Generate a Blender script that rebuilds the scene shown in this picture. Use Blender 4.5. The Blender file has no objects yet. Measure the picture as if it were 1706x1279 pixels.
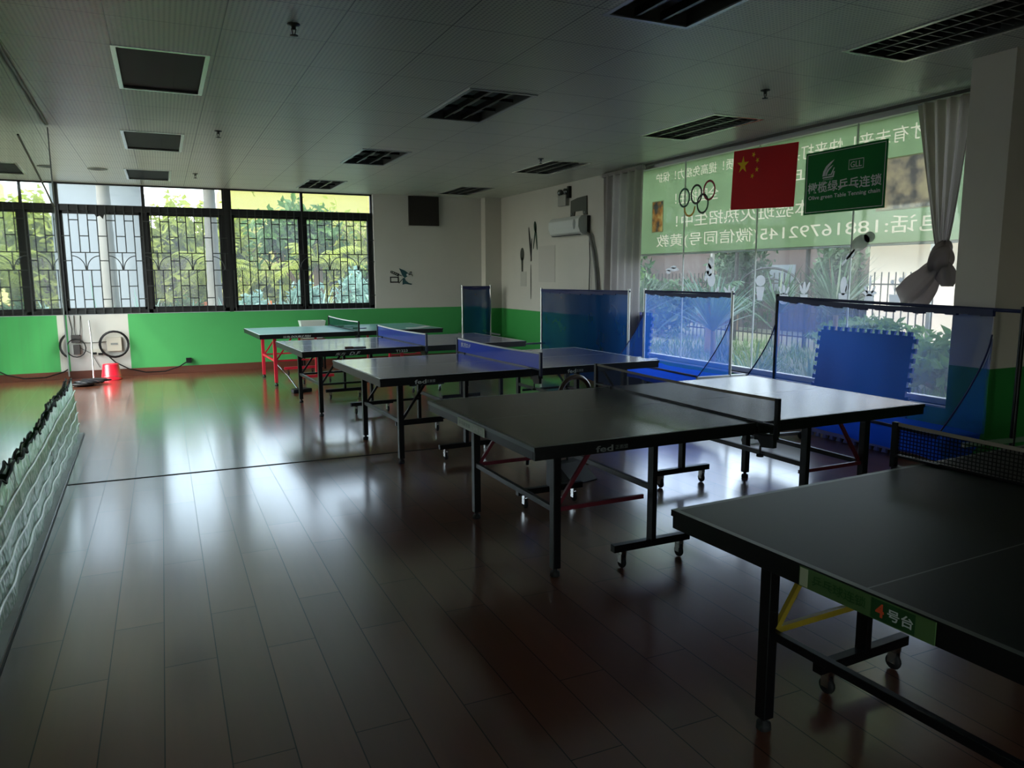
import bpy, bmesh, math, random
import numpy as np
from mathutils import Vector, Matrix

C = bpy.context.scene.collection
sc = bpy.context.scene
PI = math.pi

# ------------------------------------------------------------------ camera
F_PX, YAW, PITCH, ROLL, CAM_H = 1257.0, 0.43015, -0.14284, -0.00414, 1.563
fwd = Vector((math.sin(YAW)*math.cos(PITCH), math.cos(YAW)*math.cos(PITCH), math.sin(PITCH)))
rgt = Vector((math.cos(YAW), -math.sin(YAW), 0))
up = rgt.cross(fwd)
r2 = rgt*math.cos(ROLL) + up*math.sin(ROLL)
u2 = -rgt*math.sin(ROLL) + up*math.cos(ROLL)
cd = bpy.data.cameras.new('camera')
cd.sensor_fit = 'HORIZONTAL'; cd.sensor_width = 36.0
cd.lens = 36.0*F_PX/1706.0
cd.clip_start = 0.05; cd.clip_end = 300
cam = bpy.data.objects.new('camera', cd); C.objects.link(cam)
M = Matrix((r2, u2, -fwd)).transposed().to_4x4(); M.translation = (0, 0, CAM_H)
cam.matrix_world = M
sc.camera = cam

# ------------------------------------------------------------------ world, sun, portals, exposure
w = bpy.data.worlds.new('world'); sc.world = w; w.use_nodes = True
wn, wl = w.node_tree.nodes, w.node_tree.links
bg = wn['Background']
sky = wn.new('ShaderNodeTexSky'); sky.sky_type = 'NISHITA'; sky.sun_disc = False
sky.sun_elevation = math.radians(48); sky.sun_rotation = math.radians(-115)
sky.air_density = 1.0; sky.dust_density = 2.0; sky.ozone_density = 1.0
hz = wn.new('ShaderNodeHueSaturation'); hz.inputs['Saturation'].default_value = .58
wl.new(sky.outputs[0], hz.inputs['Color']); wl.new(hz.outputs[0], bg.inputs['Color'])
bg.inputs['Strength'].default_value = 0.7
sd = bpy.data.lights.new('sun', 'SUN'); sd.energy = 1.3; sd.angle = math.radians(1.5); sd.color = (1.0, 0.93, 0.80)
so = bpy.data.objects.new('sun', sd); C.objects.link(so)
so.rotation_euler = Vector((0.55, 0.25, -0.80)).to_track_quat('-Z', 'Y').to_euler()
so.location = (-10, -5, 20)
def portal(name, loc, d, sx, sy):
    ld = bpy.data.lights.new(name, 'AREA'); ld.shape = 'RECTANGLE'; ld.size = sx; ld.size_y = sy
    ld.cycles.is_portal = True
    o = bpy.data.objects.new(name, ld); C.objects.link(o); o.location = loc
    o.rotation_euler = Vector(d).to_track_quat('-Z', 'Z').to_euler()
portal('portal_far', (1.03, 13.72, 2.0), (0, -1, 0), 5.0, 2.1)
portal('portal_right', (6.3, 6.7, 1.75), (-1, 0, 0), 5.4, 2.6)
portal('portal_near', (.45, -3.6, 1.2), (0, 1, 0), 1.6, 2.3)
portal('portal_side', (-1.95, 11.05, 1.55), (1, 0, 0), 4.4, 2.9)
sc.view_settings.view_transform = 'Standard'
sc.view_settings.look = 'None'
sc.view_settings.gamma = 1.0
sc.view_settings.use_curve_mapping = False
sc.view_settings.exposure = 1.0
cy = sc.cycles
cy.use_denoising = True
cy.max_bounces = 10; cy.diffuse_bounces = 5; cy.glossy_bounces = 5; cy.transmission_bounces = 6
cy.transparent_max_bounces = 24
cy.caustics_reflective = True; cy.caustics_refractive = False
cy.sample_clamp_indirect = 6.0

# ------------------------------------------------------------------ material helpers
def L(h):
    h = h.lstrip('#'); v = [int(h[i:i+2], 16)/255 for i in (0, 2, 4)]
    return tuple((c/12.92 if c <= .04045 else ((c+.055)/1.055)**2.4) for c in v)
MATS = {}
def mat(name, col, rough=.5, metal=0., spec=.5, coat=0., bump=0., bscale=60., var=0., vscale=4., trans=0.):
    if name in MATS: return MATS[name]
    m = bpy.data.materials.new(name); m.use_nodes = True
    n, l = m.node_tree.nodes, m.node_tree.links
    b = n['Principled BSDF']
    c = L(col) if isinstance(col, str) else col
    b.inputs['Base Color'].default_value = (*c, 1)
    b.inputs['Roughness'].default_value = rough; b.inputs['Metallic'].default_value = metal
    b.inputs['Specular IOR Level'].default_value = spec; b.inputs['Coat Weight'].default_value = coat
    b.inputs['Coat Roughness'].default_value = .12
    tc = n.new('ShaderNodeTexCoord')
    if var > 0:
        nz = n.new('ShaderNodeTexNoise'); nz.inputs['Scale'].default_value = vscale; nz.inputs['Detail'].default_value = 5
        l.new(tc.outputs['Object'], nz.inputs['Vector'])
        mx = n.new('ShaderNodeMix'); mx.data_type = 'RGBA'
        mx.inputs[6].default_value = (*[x*(1-var) for x in c], 1)
        mx.inputs[7].default_value = (*[min(1, x*(1+var)) for x in c], 1)
        l.new(nz.outputs['Fac'], mx.inputs[0]); l.new(mx.outputs[2], b.inputs['Base Color'])
    if bump > 0:
        nb = n.new('ShaderNodeTexNoise'); nb.inputs['Scale'].default_value = bscale; nb.inputs['Detail'].default_value = 3
        l.new(tc.outputs['Object'], nb.inputs['Vector'])
        bp = n.new('ShaderNodeBump'); bp.inputs['Strength'].default_value = bump; bp.inputs['Distance'].default_value = .004
        l.new(nb.outputs['Fac'], bp.inputs['Height']); l.new(bp.outputs[0], b.inputs['Normal'])
    if trans > 0:
        t = n.new('ShaderNodeBsdfTranslucent'); t.inputs['Color'].default_value = (*c, 1)
        mxs = n.new('ShaderNodeMixShader'); mxs.inputs[0].default_value = trans
        out = n['Material Output']
        l.new(b.outputs[0], mxs.inputs[1]); l.new(t.outputs[0], mxs.inputs[2]); l.new(mxs.outputs[0], out.inputs['Surface'])
        if var > 0: l.new(mx.outputs[2], t.inputs['Color'])
    MATS[name] = m
    return m
def sheer(name, col, opacity, translucent=.6, grid=0., line=.2):
    """see-through fabric: part transparent, part lit cloth; with grid>0 a woven net of threads"""
    if name in MATS: return MATS[name]
    m = bpy.data.materials.new(name); m.use_nodes = True
    n, l = m.node_tree.nodes, m.node_tree.links
    n.remove(n['Principled BSDF']); out = n['Material Output']
    c = (*L(col), 1)
    d = n.new('ShaderNodeBsdfDiffuse'); d.inputs['Color'].default_value = c
    t = n.new('ShaderNodeBsdfTranslucent'); t.inputs['Color'].default_value = c
    a = n.new('ShaderNodeMixShader'); a.inputs[0].default_value = translucent
    l.new(d.outputs[0], a.inputs[1]); l.new(t.outputs[0], a.inputs[2])
    tr = n.new('ShaderNodeBsdfTransparent')
    mx = n.new('ShaderNodeMixShader'); mx.inputs[0].default_value = opacity
    l.new(tr.outputs[0], mx.inputs[1]); l.new(a.outputs[0], mx.inputs[2]); l.new(mx.outputs[0], out.inputs['Surface'])
    tc = n.new('ShaderNodeTexCoord')
    if grid > 0:
        sp = n.new('ShaderNodeSeparateXYZ'); l.new(tc.outputs['Object'], sp.inputs[0])
        acc = None
        for ax in ('Y', 'Z'):
            dv = n.new('ShaderNodeMath'); dv.operation = 'DIVIDE'; dv.inputs[1].default_value = grid
            l.new(sp.outputs[ax], dv.inputs[0])
            fr = n.new('ShaderNodeMath'); fr.operation = 'FRACT'; l.new(dv.outputs[0], fr.inputs[0])
            lt = n.new('ShaderNodeMath'); lt.operation = 'LESS_THAN'; lt.inputs[1].default_value = line
            l.new(fr.outputs[0], lt.inputs[0])
            if acc is None: acc = lt
            else:
                mxm = n.new('ShaderNodeMath'); mxm.operation = 'MAXIMUM'
                l.new(acc.outputs[0], mxm.inputs[0]); l.new(lt.outputs[0], mxm.inputs[1]); acc = mxm
        ml = n.new('ShaderNodeMath'); ml.operation = 'MULTIPLY'; ml.inputs[1].default_value = opacity
        l.new(acc.outputs[0], ml.inputs[0]); l.new(ml.outputs[0], mx.inputs[0])
    else:
        nz = n.new('ShaderNodeTexNoise'); nz.inputs['Scale'].default_value = 3.0
        l.new(tc.outputs['Object'], nz.inputs['Vector'])
        mr = n.new('ShaderNodeMapRange'); mr.inputs['To Min'].default_value = max(0, opacity-.08); mr.inputs['To Max'].default_value = min(1, opacity+.08)
        l.new(nz.outputs['Fac'], mr.inputs['Value']); l.new(mr.outputs[0], mx.inputs[0])
    MATS[name] = m
    return m
def glass_mat(name, tint=(1, 1, 1), dust=.06, gloss=1.0):
    m = bpy.data.materials.new(name); m.use_nodes = True
    n, l = m.node_tree.nodes, m.node_tree.links
    n.remove(n['Principled BSDF']); out = n['Material Output']
    tr = n.new('ShaderNodeBsdfTransparent'); tr.inputs['Color'].default_value = (*tint, 1)
    gl = n.new('ShaderNodeBsdfGlossy'); gl.inputs['Roughness'].default_value = .03
    lw = n.new('ShaderNodeLayerWeight'); lw.inputs['Blend'].default_value = .5
    pw = n.new('ShaderNodeMath'); pw.operation = 'POWER'; pw.inputs[1].default_value = 5; l.new(lw.outputs['Facing'], pw.inputs[0])
    fr = n.new('ShaderNodeMath'); fr.operation = 'MULTIPLY_ADD'; fr.inputs[1].default_value = .6; fr.inputs[2].default_value = .03; l.new(pw.outputs[0], fr.inputs[0])
    a = n.new('ShaderNodeMixShader'); l.new(fr.outputs[0], a.inputs[0]); l.new(tr.outputs[0], a.inputs[1]); l.new(gl.outputs[0], a.inputs[2])
    tl = n.new('ShaderNodeBsdfTranslucent'); tl.inputs['Color'].default_value = (.85, .88, .88, 1)
    b = n.new('ShaderNodeMixShader')
    nz = n.new('ShaderNodeTexNoise'); nz.inputs['Scale'].default_value = 1.7; nz.inputs['Detail'].default_value = 6
    tc = n.new('ShaderNodeTexCoord'); l.new(tc.outputs['Object'], nz.inputs['Vector'])
    mr = n.new('ShaderNodeMapRange'); mr.inputs['To Min'].default_value = dust*.4; mr.inputs['To Max'].default_value = dust*1.6
    l.new(nz.outputs['Fac'], mr.inputs['Value']); l.new(mr.outputs[0], b.inputs[0])
    l.new(a.outputs[0], b.inputs[1]); l.new(tl.outputs[0], b.inputs[2]); l.new(b.outputs[0], out.inputs['Surface'])
    MATS[name] = m
    return m

# ------------------------------------------------------------------ mesh helpers
class MB:
    def __init__(s): s.v = []; s.f = []; s.mi = []; s.sm = []
    def add(s, vs, fs, mi=0, smooth=False):
        o = len(s.v); s.v += [tuple(x) for x in vs]
        for f in fs: s.f.append([i+o for i in f]); s.mi.append(mi); s.sm.append(smooth)
    def box(s, x0, x1, y0, y1, z0, z1, mi=0):
        s.add([(x0,y0,z0),(x1,y0,z0),(x1,y1,z0),(x0,y1,z0),(x0,y0,z1),(x1,y0,z1),(x1,y1,z1),(x0,y1,z1)],
              [(0,3,2,1),(4,5,6,7),(0,1,5,4),(1,2,6,5),(2,3,7,6),(3,0,4,7)], mi)
    def bar(s, a, b, wx, wz, mi=0):
        """rectangular bar from a to b, wx wide sideways, wz the other way"""
        a, b = Vector(a), Vector(b); d = (b-a).normalized()
        ref = Vector((0,0,1)) if abs(d.z) < .9 else Vector((0,1,0))
        x = d.cross(ref).normalized(); z = x.cross(d).normalized()
        vs = []
        for p in (a, b):
            for sx, sz in ((-1,-1),(1,-1),(1,1),(-1,1)): vs.append(p + x*sx*wx/2 + z*sz*wz/2)
        s.add(vs, [(0,1,2,3),(7,6,5,4),(0,4,5,1),(1,5,6,2),(2,6,7,3),(3,7,4,0)], mi)
    def tube(s, pts, r, n=8, mi=0, close=False, caps=True):
        pts = [Vector(p) for p in pts]; rs = r if isinstance(r, (list, tuple)) else [r]*len(pts)
        k = len(pts); vs = []; prev = None
        for i, p in enumerate(pts):
            if close: d = pts[(i+1) % k] - pts[i-1]
            else: d = pts[min(i+1, k-1)] - pts[max(i-1, 0)]
            d.normalize()
            if prev is None:
                ref = Vector((0,0,1)) if abs(d.z) < .9 else Vector((1,0,0))
                x = d.cross(ref).normalized()
            else:
                x = (prev - d*prev.dot(d))
                x = x.normalized() if x.length > 1e-6 else d.orthogonal().normalized()
            prev = x; y = d.cross(x)
            for j in range(n):
                a = 2*PI*j/n; vs.append(p + (x*math.cos(a) + y*math.sin(a))*rs[i])
        fs = []
        for i in range(k if close else k-1):
            i2 = (i+1) % k
            for j in range(n): fs.append((i*n+j, i*n+(j+1) % n, i2*n+(j+1) % n, i2*n+j))
        s.add(vs, fs, mi, True)
        if caps and not close:
            s.add(vs[:n], [tuple(range(n))[::-1]], mi); s.add(vs[-n:], [tuple(range(n))], mi)
    def lathe(s, prof, c=(0,0,0), n=20, mi=0, axis='Z'):
        vs = []
        for r, z in prof:
            for j in range(n):
                a = 2*PI*j/n; p = (r*math.cos(a), r*math.sin(a), z)
                if axis == 'Y': p = (p[0], p[2], p[1])
                if axis == 'X': p = (p[2], p[0], p[1])
                vs.append((p[0]+c[0], p[1]+c[1], p[2]+c[2]))
        fs = []
        for i in range(len(prof)-1):
            for j in range(n): fs.append((i*n+j, i*n+(j+1) % n, (i+1)*n+(j+1) % n, (i+1)*n+j))
        s.add(vs, fs, mi, True)
        if prof[0][0] > 1e-4: s.add(vs[:n], [tuple(range(n))[::-1]], mi)
        if prof[-1][0] > 1e-4: s.add(vs[-n:], [tuple(range(n))], mi)
    def grid(s, fn, nu, nv, mi=0, smooth=True, mfn=None):
        vs = [fn(i/nu, j/nv) for j in range(nv+1) for i in range(nu+1)]
        o = len(s.v); s.v += [tuple(v) for v in vs]
        for j in range(nv):
            for i in range(nu):
                a = o+j*(nu+1)+i; s.f.append([a, a+1, a+nu+2, a+nu+1])
                s.mi.append(mfn(i/nu, j/nv) if mfn else mi); s.sm.append(smooth)
    def prism(s, poly, to3, d0, d1, mi=0):
        """flat outline poly [(a,b)], mapped by to3(a,b,depth)"""
        n = len(poly)
        vs = [to3(a, b, d0) for a, b in poly] + [to3(a, b, d1) for a, b in poly]
        fs = [tuple(range(n)), tuple(range(n, 2*n))[::-1]] + [(i, i+n, (i+1) % n + n, (i+1) % n) for i in range(n)]
        s.add(vs, fs, mi)
    def build(s, name, mats, parent=None, bevel=0., fixn=True):
        me = bpy.data.meshes.new(name); me.from_pydata(s.v, [], s.f)
        for m in (mats if isinstance(mats, (list, tuple)) else [mats]): me.materials.append(m)
        me.polygons.foreach_set('material_index', s.mi); me.polygons.foreach_set('use_smooth', s.sm)
        me.update()
        if fixn and len(s.f) < 20000:
            bm = bmesh.new(); bm.from_mesh(me); bmesh.ops.recalc_face_normals(bm, faces=bm.faces); bm.to_mesh(me); bm.free()
        o = bpy.data.objects.new(name, me); C.objects.link(o)
        if parent is not None: o.parent = parent
        if bevel > 0:
            b = o.modifiers.new('bevel', 'BEVEL'); b.width = bevel; b.segments = 2; b.limit_method = 'ANGLE'
        return o
def tag(o, label, cat, group=None, kind=None):
    o['label'] = label; o['category'] = cat
    if group: o['group'] = group
    if kind: o['kind'] = kind
    return o
def thing(name, label, cat, loc=(0,0,0), rotz=0., group=None):
    o = bpy.data.objects.new(name, None); C.objects.link(o); o.empty_display_size = .1
    o.location = loc; o.rotation_euler = (0, 0, rotz)
    return tag(o, label, cat, group)
def struct(o): o['kind'] = 'structure'; return o
def dup(root, loc=None, rotz=None, label=None, group=None):
    r = root.copy(); C.objects.link(r)
    if loc is not None: r.location = loc
    if rotz is not None: r.rotation_euler = (0, 0, rotz)
    if label: r['label'] = label
    if group: r['group'] = group
    for ch in list(root.children):
        c = ch.copy(); C.objects.link(c); c.parent = r
        for g in list(ch.children):
            d = g.copy(); C.objects.link(d); d.parent = c
    return r
def text_mb(body, mb, to3, w=None, h=None, cx=0., cy=0., d=0., mi=0, bold=0., skew=0.):
    """lettering as flat faces fitted into w x h around (cx, cy)"""
    cu = bpy.data.curves.new('t', 'FONT'); cu.body = body; cu.size = 1; cu.offset = bold; cu.resolution_u = 2; cu.shear = skew
    o = bpy.data.objects.new('t', cu); C.objects.link(o)
    bpy.context.view_layer.update()
    me = o.to_mesh()
    vs = [v.co.copy() for v in me.vertices]; fs = [list(p.vertices) for p in me.polygons]
    o.to_mesh_clear(); bpy.data.objects.remove(o); bpy.data.curves.remove(cu)
    if not vs: return
    x0, x1 = min(v.x for v in vs), max(v.x for v in vs); y0, y1 = min(v.y for v in vs), max(v.y for v in vs)
    sx = w/(x1-x0) if w else None; sy = h/(y1-y0) if h else None
    sx = sx or sy; sy = sy or sx
    mb.add([to3((v.x-(x0+x1)/2)*sx+cx, (v.y-(y0+y1)/2)*sy+cy, d) for v in vs], fs, mi)
def star(r, cx, cy, rot=0., ri=.382):
    return [(cx+(r if k % 2 == 0 else r*ri)*math.sin(rot+PI*k/5), cy+(r if k % 2 == 0 else r*ri)*math.cos(rot+PI*k/5)) for k in range(10)]

D, H, XR = 13.42, 2.993, 5.857
XG = 5.95
def mirror_x(y): return -0.70 - 0.0235*y

# ------------------------------------------------------------------ surface materials
def floor_mat():
    m = bpy.data.materials.new('laminate_floor'); m.use_nodes = True
    n, l = m.node_tree.nodes, m.node_tree.links; b = n['Principled BSDF']
    tc = n.new('ShaderNodeTexCoord'); sp = n.new('ShaderNodeSeparateXYZ'); l.new(tc.outputs['Object'], sp.inputs[0])
    cb = n.new('ShaderNodeCombineXYZ'); l.new(sp.outputs['Y'], cb.inputs['X'])
    ad = n.new('ShaderNodeMath'); ad.operation = 'ADD'; ad.inputs[1].default_value = 10.09
    l.new(sp.outputs['X'], ad.inputs[0]); l.new(ad.outputs[0], cb.inputs['Y'])
    br = n.new('ShaderNodeTexBrick'); l.new(cb.outputs[0], br.inputs['Vector'])
    br.inputs['Scale'].default_value = 1; br.inputs['Brick Width'].default_value = 1.21; br.inputs['Row Height'].default_value = .2
    br.inputs['Mortar Size'].default_value = .0024; br.offset = .37; br.inputs['Bias'].default_value = -.2
    br.inputs['Color1'].default_value = (*L('#74432c'), 1); br.inputs['Color2'].default_value = (*L('#5e3420'), 1)
    br.inputs['Mortar'].default_value = (*L('#1d120c'), 1)
    mp = n.new('ShaderNodeMapping'); mp.inputs['Scale'].default_value = (28, 2, 1); l.new(tc.outputs['Object'], mp.inputs[0])
    nz = n.new('ShaderNodeTexNoise'); nz.inputs['Scale'].default_value = 1; nz.inputs['Detail'].default_value = 4
    l.new(mp.outputs[0], nz.inputs['Vector'])
    mr = n.new('ShaderNodeMapRange'); mr.inputs['To Min'].default_value = .86; mr.inputs['To Max'].default_value = 1.12
    l.new(nz.outputs['Fac'], mr.inputs['Value'])
    ml = n.new('ShaderNodeMix'); ml.data_type = 'RGBA'; ml.blend_type = 'MULTIPLY'; ml.inputs[0].default_value = 1
    l.new(br.outputs['Color'], ml.inputs[6]); l.new(mr.outputs[0], ml.inputs[7]); l.new(ml.outputs[2], b.inputs['Base Color'])
    n2 = n.new('ShaderNodeTexNoise'); n2.inputs['Scale'].default_value = 1.1; n2.inputs['Detail'].default_value = 1.5
    l.new(tc.outputs['Object'], n2.inputs['Vector'])
    r2_ = n.new('ShaderNodeMapRange'); r2_.inputs['To Min'].default_value = .29; r2_.inputs['To Max'].default_value = .29
    l.new(n2.outputs['Fac'], r2_.inputs['Value']); l.new(r2_.outputs[0], b.inputs['Roughness'])
    b.inputs['Specular IOR Level'].default_value = .9; b.inputs['Coat Weight'].default_value = .7; b.inputs['Coat Roughness'].default_value = .16; b.inputs['Coat IOR'].default_value = 2.0
    bp = n.new('ShaderNodeBump'); bp.inputs['Strength'].default_value = .05; bp.inputs['Distance'].default_value = .001
    inv = n.new('ShaderNodeMath'); inv.operation = 'SUBTRACT'; inv.inputs[0].default_value = 1; l.new(br.outputs['Fac'], inv.inputs[1])
    l.new(inv.outputs[0], bp.inputs['Height']); l.new(bp.outputs[0], b.inputs['Normal']); l.new(bp.outputs[0], b.inputs['Coat Normal'])
    for nm, k in (('Coat Weight', 1.), ('Specular IOR Level', 1.)):
        mm = n.new('ShaderNodeMath'); mm.operation = 'MULTIPLY_ADD'; mm.inputs[1].default_value = -k*.55; mm.inputs[2].default_value = k; l.new(br.outputs['Fac'], mm.inputs[0]); l.new(mm.outputs[0], b.inputs[nm])
    return m
def ceiling_mat():
    m = bpy.data.materials.new('perforated_ceiling_tiles'); m.use_nodes = True
    n, l = m.node_tree.nodes, m.node_tree.links; b = n['Principled BSDF']
    tc = n.new('ShaderNodeTexCoord')
    mp = n.new('ShaderNodeMapping'); mp.inputs['Location'].default_value = (.2, -5.53, 0); mp.inputs['Location'].default_value = (.2+.605*20, -5.53+6*20, 0)
    l.new(tc.outputs['Object'], mp.inputs[0])
    sp = n.new('ShaderNodeSeparateXYZ'); l.new(mp.outputs[0], sp.inputs[0])
    def gridline(out, step, wid):
        d = n.new('ShaderNodeMath'); d.operation = 'DIVIDE'; d.inputs[1].default_value = step; l.new(out, d.inputs[0])
        f = n.new('ShaderNodeMath'); f.operation = 'FRACT'; l.new(d.outputs[0], f.inputs[0])
        t = n.new('ShaderNodeMath'); t.operation = 'LESS_THAN'; t.inputs[1].default_value = wid/step; l.new(f.outputs[0], t.inputs[0])
        return t
    gx, gy = gridline(sp.outputs['X'], .605, .006), gridline(sp.outputs['Y'], .6, .006)
    mxm = n.new('ShaderNodeMath'); mxm.operation = 'MAXIMUM'; l.new(gx.outputs[0], mxm.inputs[0]); l.new(gy.outputs[0], mxm.inputs[1])
    # perforation: rows of small dots
    def cosw(out, per):
        a = n.new('ShaderNodeMath'); a.operation = 'MULTIPLY'; a.inputs[1].default_value = 2*PI/per; l.new(out, a.inputs[0])
        c = n.new('ShaderNodeMath'); c.operation = 'COSINE'; l.new(a.outputs[0], c.inputs[0]); return c
    pr = n.new('ShaderNodeMath'); pr.operation = 'ADD'
    l.new(cosw(sp.outputs['X'], .0275).outputs[0], pr.inputs[0]); l.new(cosw(sp.outputs['Y'], .0273).outputs[0], pr.inputs[1])
    dt = n.new('ShaderNodeMath'); dt.operation = 'GREATER_THAN'; dt.inputs[1].default_value = .75; l.new(pr.outputs[0], dt.inputs[0])
    c1 = n.new('ShaderNodeMix'); c1.data_type = 'RGBA'
    c1.inputs[6].default_value = (*L('#c9cbbb'), 1); c1.inputs[7].default_value = (*L('#8f9388'), 1); l.new(dt.outputs[0], c1.inputs[0])
    c2 = n.new('ShaderNodeMix'); c2.data_type = 'RGBA'; c2.inputs[7].default_value = (*L('#3c3d38'), 1)
    l.new(c1.outputs[2], c2.inputs[6]); l.new(mxm.outputs[0], c2.inputs[0]); l.new(c2.outputs[2], b.inputs['Base Color'])
    b.inputs['Roughness'].default_value = .34; b.inputs['Specular IOR Level'].default_value = .6
    bp = n.new('ShaderNodeBump'); bp.inputs['Strength'].default_value = .25; bp.inputs['Distance'].default_value = .002; bp.invert = True
    sm = n.new('ShaderNodeMath'); sm.operation = 'ADD'; l.new(mxm.outputs[0], sm.inputs[0]); l.new(dt.outputs[0], sm.inputs[1])
    l.new(sm.outputs[0], bp.inputs['Height']); l.new(bp.outputs[0], b.inputs['Normal'])
    return m
def wall_mat(name, dado, patch=None, white='#b9b8b0', green='#3f9a52'):
    """white wall with a green painted dado below z = dado; patch = (x0, x1) left unpainted"""
    m = bpy.data.materials.new(name); m.use_nodes = True
    n, l = m.node_tree.nodes, m.node_tree.links; b = n['Principled BSDF']
    tc = n.new('ShaderNodeTexCoord'); sp = n.new('ShaderNodeSeparateXYZ'); l.new(tc.outputs['Object'], sp.inputs[0])
    lt = n.new('ShaderNodeMath'); lt.operation = 'LESS_THAN'; lt.inputs[1].default_value = dado; l.new(sp.outputs['Z'], lt.inputs[0])
    fac = lt
    if patch:
        a = n.new('ShaderNodeMath'); a.operation = 'GREATER_THAN'; a.inputs[1].default_value = patch[1]; l.new(sp.outputs['X'], a.inputs[0])
        c = n.new('ShaderNodeMath'); c.operation = 'LESS_THAN'; c.inputs[1].default_value = patch[0]; l.new(sp.outputs['X'], c.inputs[0])
        s_ = n.new('ShaderNodeMath'); s_.operation = 'ADD'; l.new(a.outputs[0], s_.inputs[0]); l.new(c.outputs[0], s_.inputs[1])
        p_ = n.new('ShaderNodeMath'); p_.operation = 'MULTIPLY'; l.new(s_.outputs[0], p_.inputs[0]); l.new(lt.outputs[0], p_.inputs[1]); fac = p_
    nz = n.new('ShaderNodeTexNoise'); nz.inputs['Scale'].default_value = 1.6; nz.inputs['Detail'].default_value = 6
    l.new(tc.outputs['Object'], nz.inputs['Vector'])
    mr = n.new('ShaderNodeMapRange'); mr.inputs['To Min'].default_value = .88; mr.inputs['To Max'].default_value = 1.08; l.new(nz.outputs['Fac'], mr.inputs['Value'])
    mx = n.new('ShaderNodeMix'); mx.data_type = 'RGBA'; mx.inputs[6].default_value = (*L(white), 1); mx.inputs[7].default_value = (*L(green), 1)
    l.new(fac.outputs[0], mx.inputs[0])
    ml = n.new('ShaderNodeMix'); ml.data_type = 'RGBA'; ml.blend_type = 'MULTIPLY'; ml.inputs[0].default_value = 1
    l.new(mx.outputs[2], ml.inputs[6]); l.new(mr.outputs[0], ml.inputs[7]); l.new(ml.outputs[2], b.inputs['Base Color'])
    b.inputs['Roughness'].default_value = .55
    return m
def mirror_mat():
    m = bpy.data.materials.new('old_mirror'); m.use_nodes = True
    n, l = m.node_tree.nodes, m.node_tree.links; b = n['Principled BSDF']
    b.inputs['Base Color'].default_value = (.80, .88, .80, 1); b.inputs['Metallic'].default_value = 1; b.inputs['Roughness'].default_value = .015
    tc = n.new('ShaderNodeTexCoord'); mp = n.new('ShaderNodeMapping'); mp.inputs['Scale'].default_value = (1, 3, .35); l.new(tc.outputs['Object'], mp.inputs[0])
    nz = n.new('ShaderNodeTexNoise'); nz.inputs['Scale'].default_value = 2; nz.inputs['Detail'].default_value = 6; l.new(mp.outputs[0], nz.inputs['Vector'])
    mr = n.new('ShaderNodeMapRange'); mr.inputs['From Min'].default_value = .4; mr.inputs['To Min'].default_value = .02; mr.inputs['To Max'].default_value = .22
    l.new(nz.outputs['Fac'], mr.inputs['Value'])
    df = n.new('ShaderNodeBsdfDiffuse'); df.inputs['Color'].default_value = (*L('#b9c4b4'), 1)
    mx = n.new('ShaderNodeMixShader'); l.new(mr.outputs[0], mx.inputs[0]); l.new(b.outputs[0], mx.inputs[1]); l.new(df.outputs[0], mx.inputs[2])
    l.new(mx.outputs[0], n['Material Output'].inputs['Surface'])
    return m
M_FLOOR, M_CEIL, M_MIRROR = floor_mat(), ceiling_mat(), mirror_mat()
M_WALL_FAR = wall_mat('far_wall_paint', .985, (-1.37, -.53))
M_WALL = wall_mat('side_wall_paint', .95, None, '#b2b0a6', '#2f8a3e')
M_PLAIN = mat('plain_wall', '#aeaca2', .6, var=.06, vscale=2)
M_BLACKF = mat('black_window_frame', '#0b0c0c', .45)
M_BAR = mat('grille_bar', '#343736', .45, .2)
M_ALU = mat('aluminium', '#b9bcbd', .35, .85)
M_WHITEF = mat('white_frame', '#c9c8c4', .45)
M_BROWN = mat('brown_baseboard', '#5a3020', .4, var=.15)
M_CHROME = mat('chrome', '#c8c8c8', .2, 1.)
M_BLACK = mat('black_paint', '#08080a', .4, spec=.35)
M_BLACKR = mat('black_rubber', '#121212', .7)
M_DARK = mat('dark_louvre', '#20221f', .3, .5)
M_RED = mat('red_paint', '#c01f35', .35)
M_GLASS = glass_mat('window_glass', (.94, .97, .95), .05)
M_GLASSR = glass_mat('dusty_shop_glass', (.93, .95, .94), .035)
M_CONC = mat('concrete', '#8c8a84', .8, var=.1)

# ------------------------------------------------------------------ room shell
b = MB(); b.box(-1.7, 6.15, -3.2, D+.24, -.12, 0); struct(b.build('floor', M_FLOOR))
LIGHTS = [(x, x+.575, y, y+1.19) for x, y in ((-.2, 5.52), (-.28, 8.58), (-.37, 11.55), (2.31, 2.62), (2.25, 5.65), (2.16, 8.74), (2.08, 11.76),
          (4.1, 2.59), (4.6, 5.64), (4.54, 8.67), (4.5, 11.72))]
def hole_slab(name, x0, x1, y0, y1, z0, z1, holes, m):
    xs = sorted({x0, x1, *[h[0] for h in holes], *[h[1] for h in holes]}); ys = sorted({y0, y1, *[h[2] for h in holes], *[h[3] for h in holes]})
    b = MB()
    for i in range(len(xs)-1):
        for j in range(len(ys)-1):
            cx, cy_ = (xs[i]+xs[i+1])/2, (ys[j]+ys[j+1])/2
            if any(h[0] < cx < h[1] and h[2] < cy_ < h[3] for h in holes): continue
            b.add([(xs[i],ys[j],z0),(xs[i+1],ys[j],z0),(xs[i+1],ys[j+1],z0),(xs[i],ys[j+1],z0)], [(0,3,2,1)])
    b.box(x0, x1, y0, y1, z1-.02, z1)
    return struct(b.build(name, m, fixn=False))
hole_slab('ceiling', -1.7, 6.25, -3.2, D+.24, H, H+.22, LIGHTS, M_CEIL)
b = MB(); b.box(-1.85, 6.35, -4, D+.3, H+.23, H+3.6); struct(b.build('roof_shade_block', M_CONC))  # unseen block, thickened upward so its shadow darkens the right garden
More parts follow.
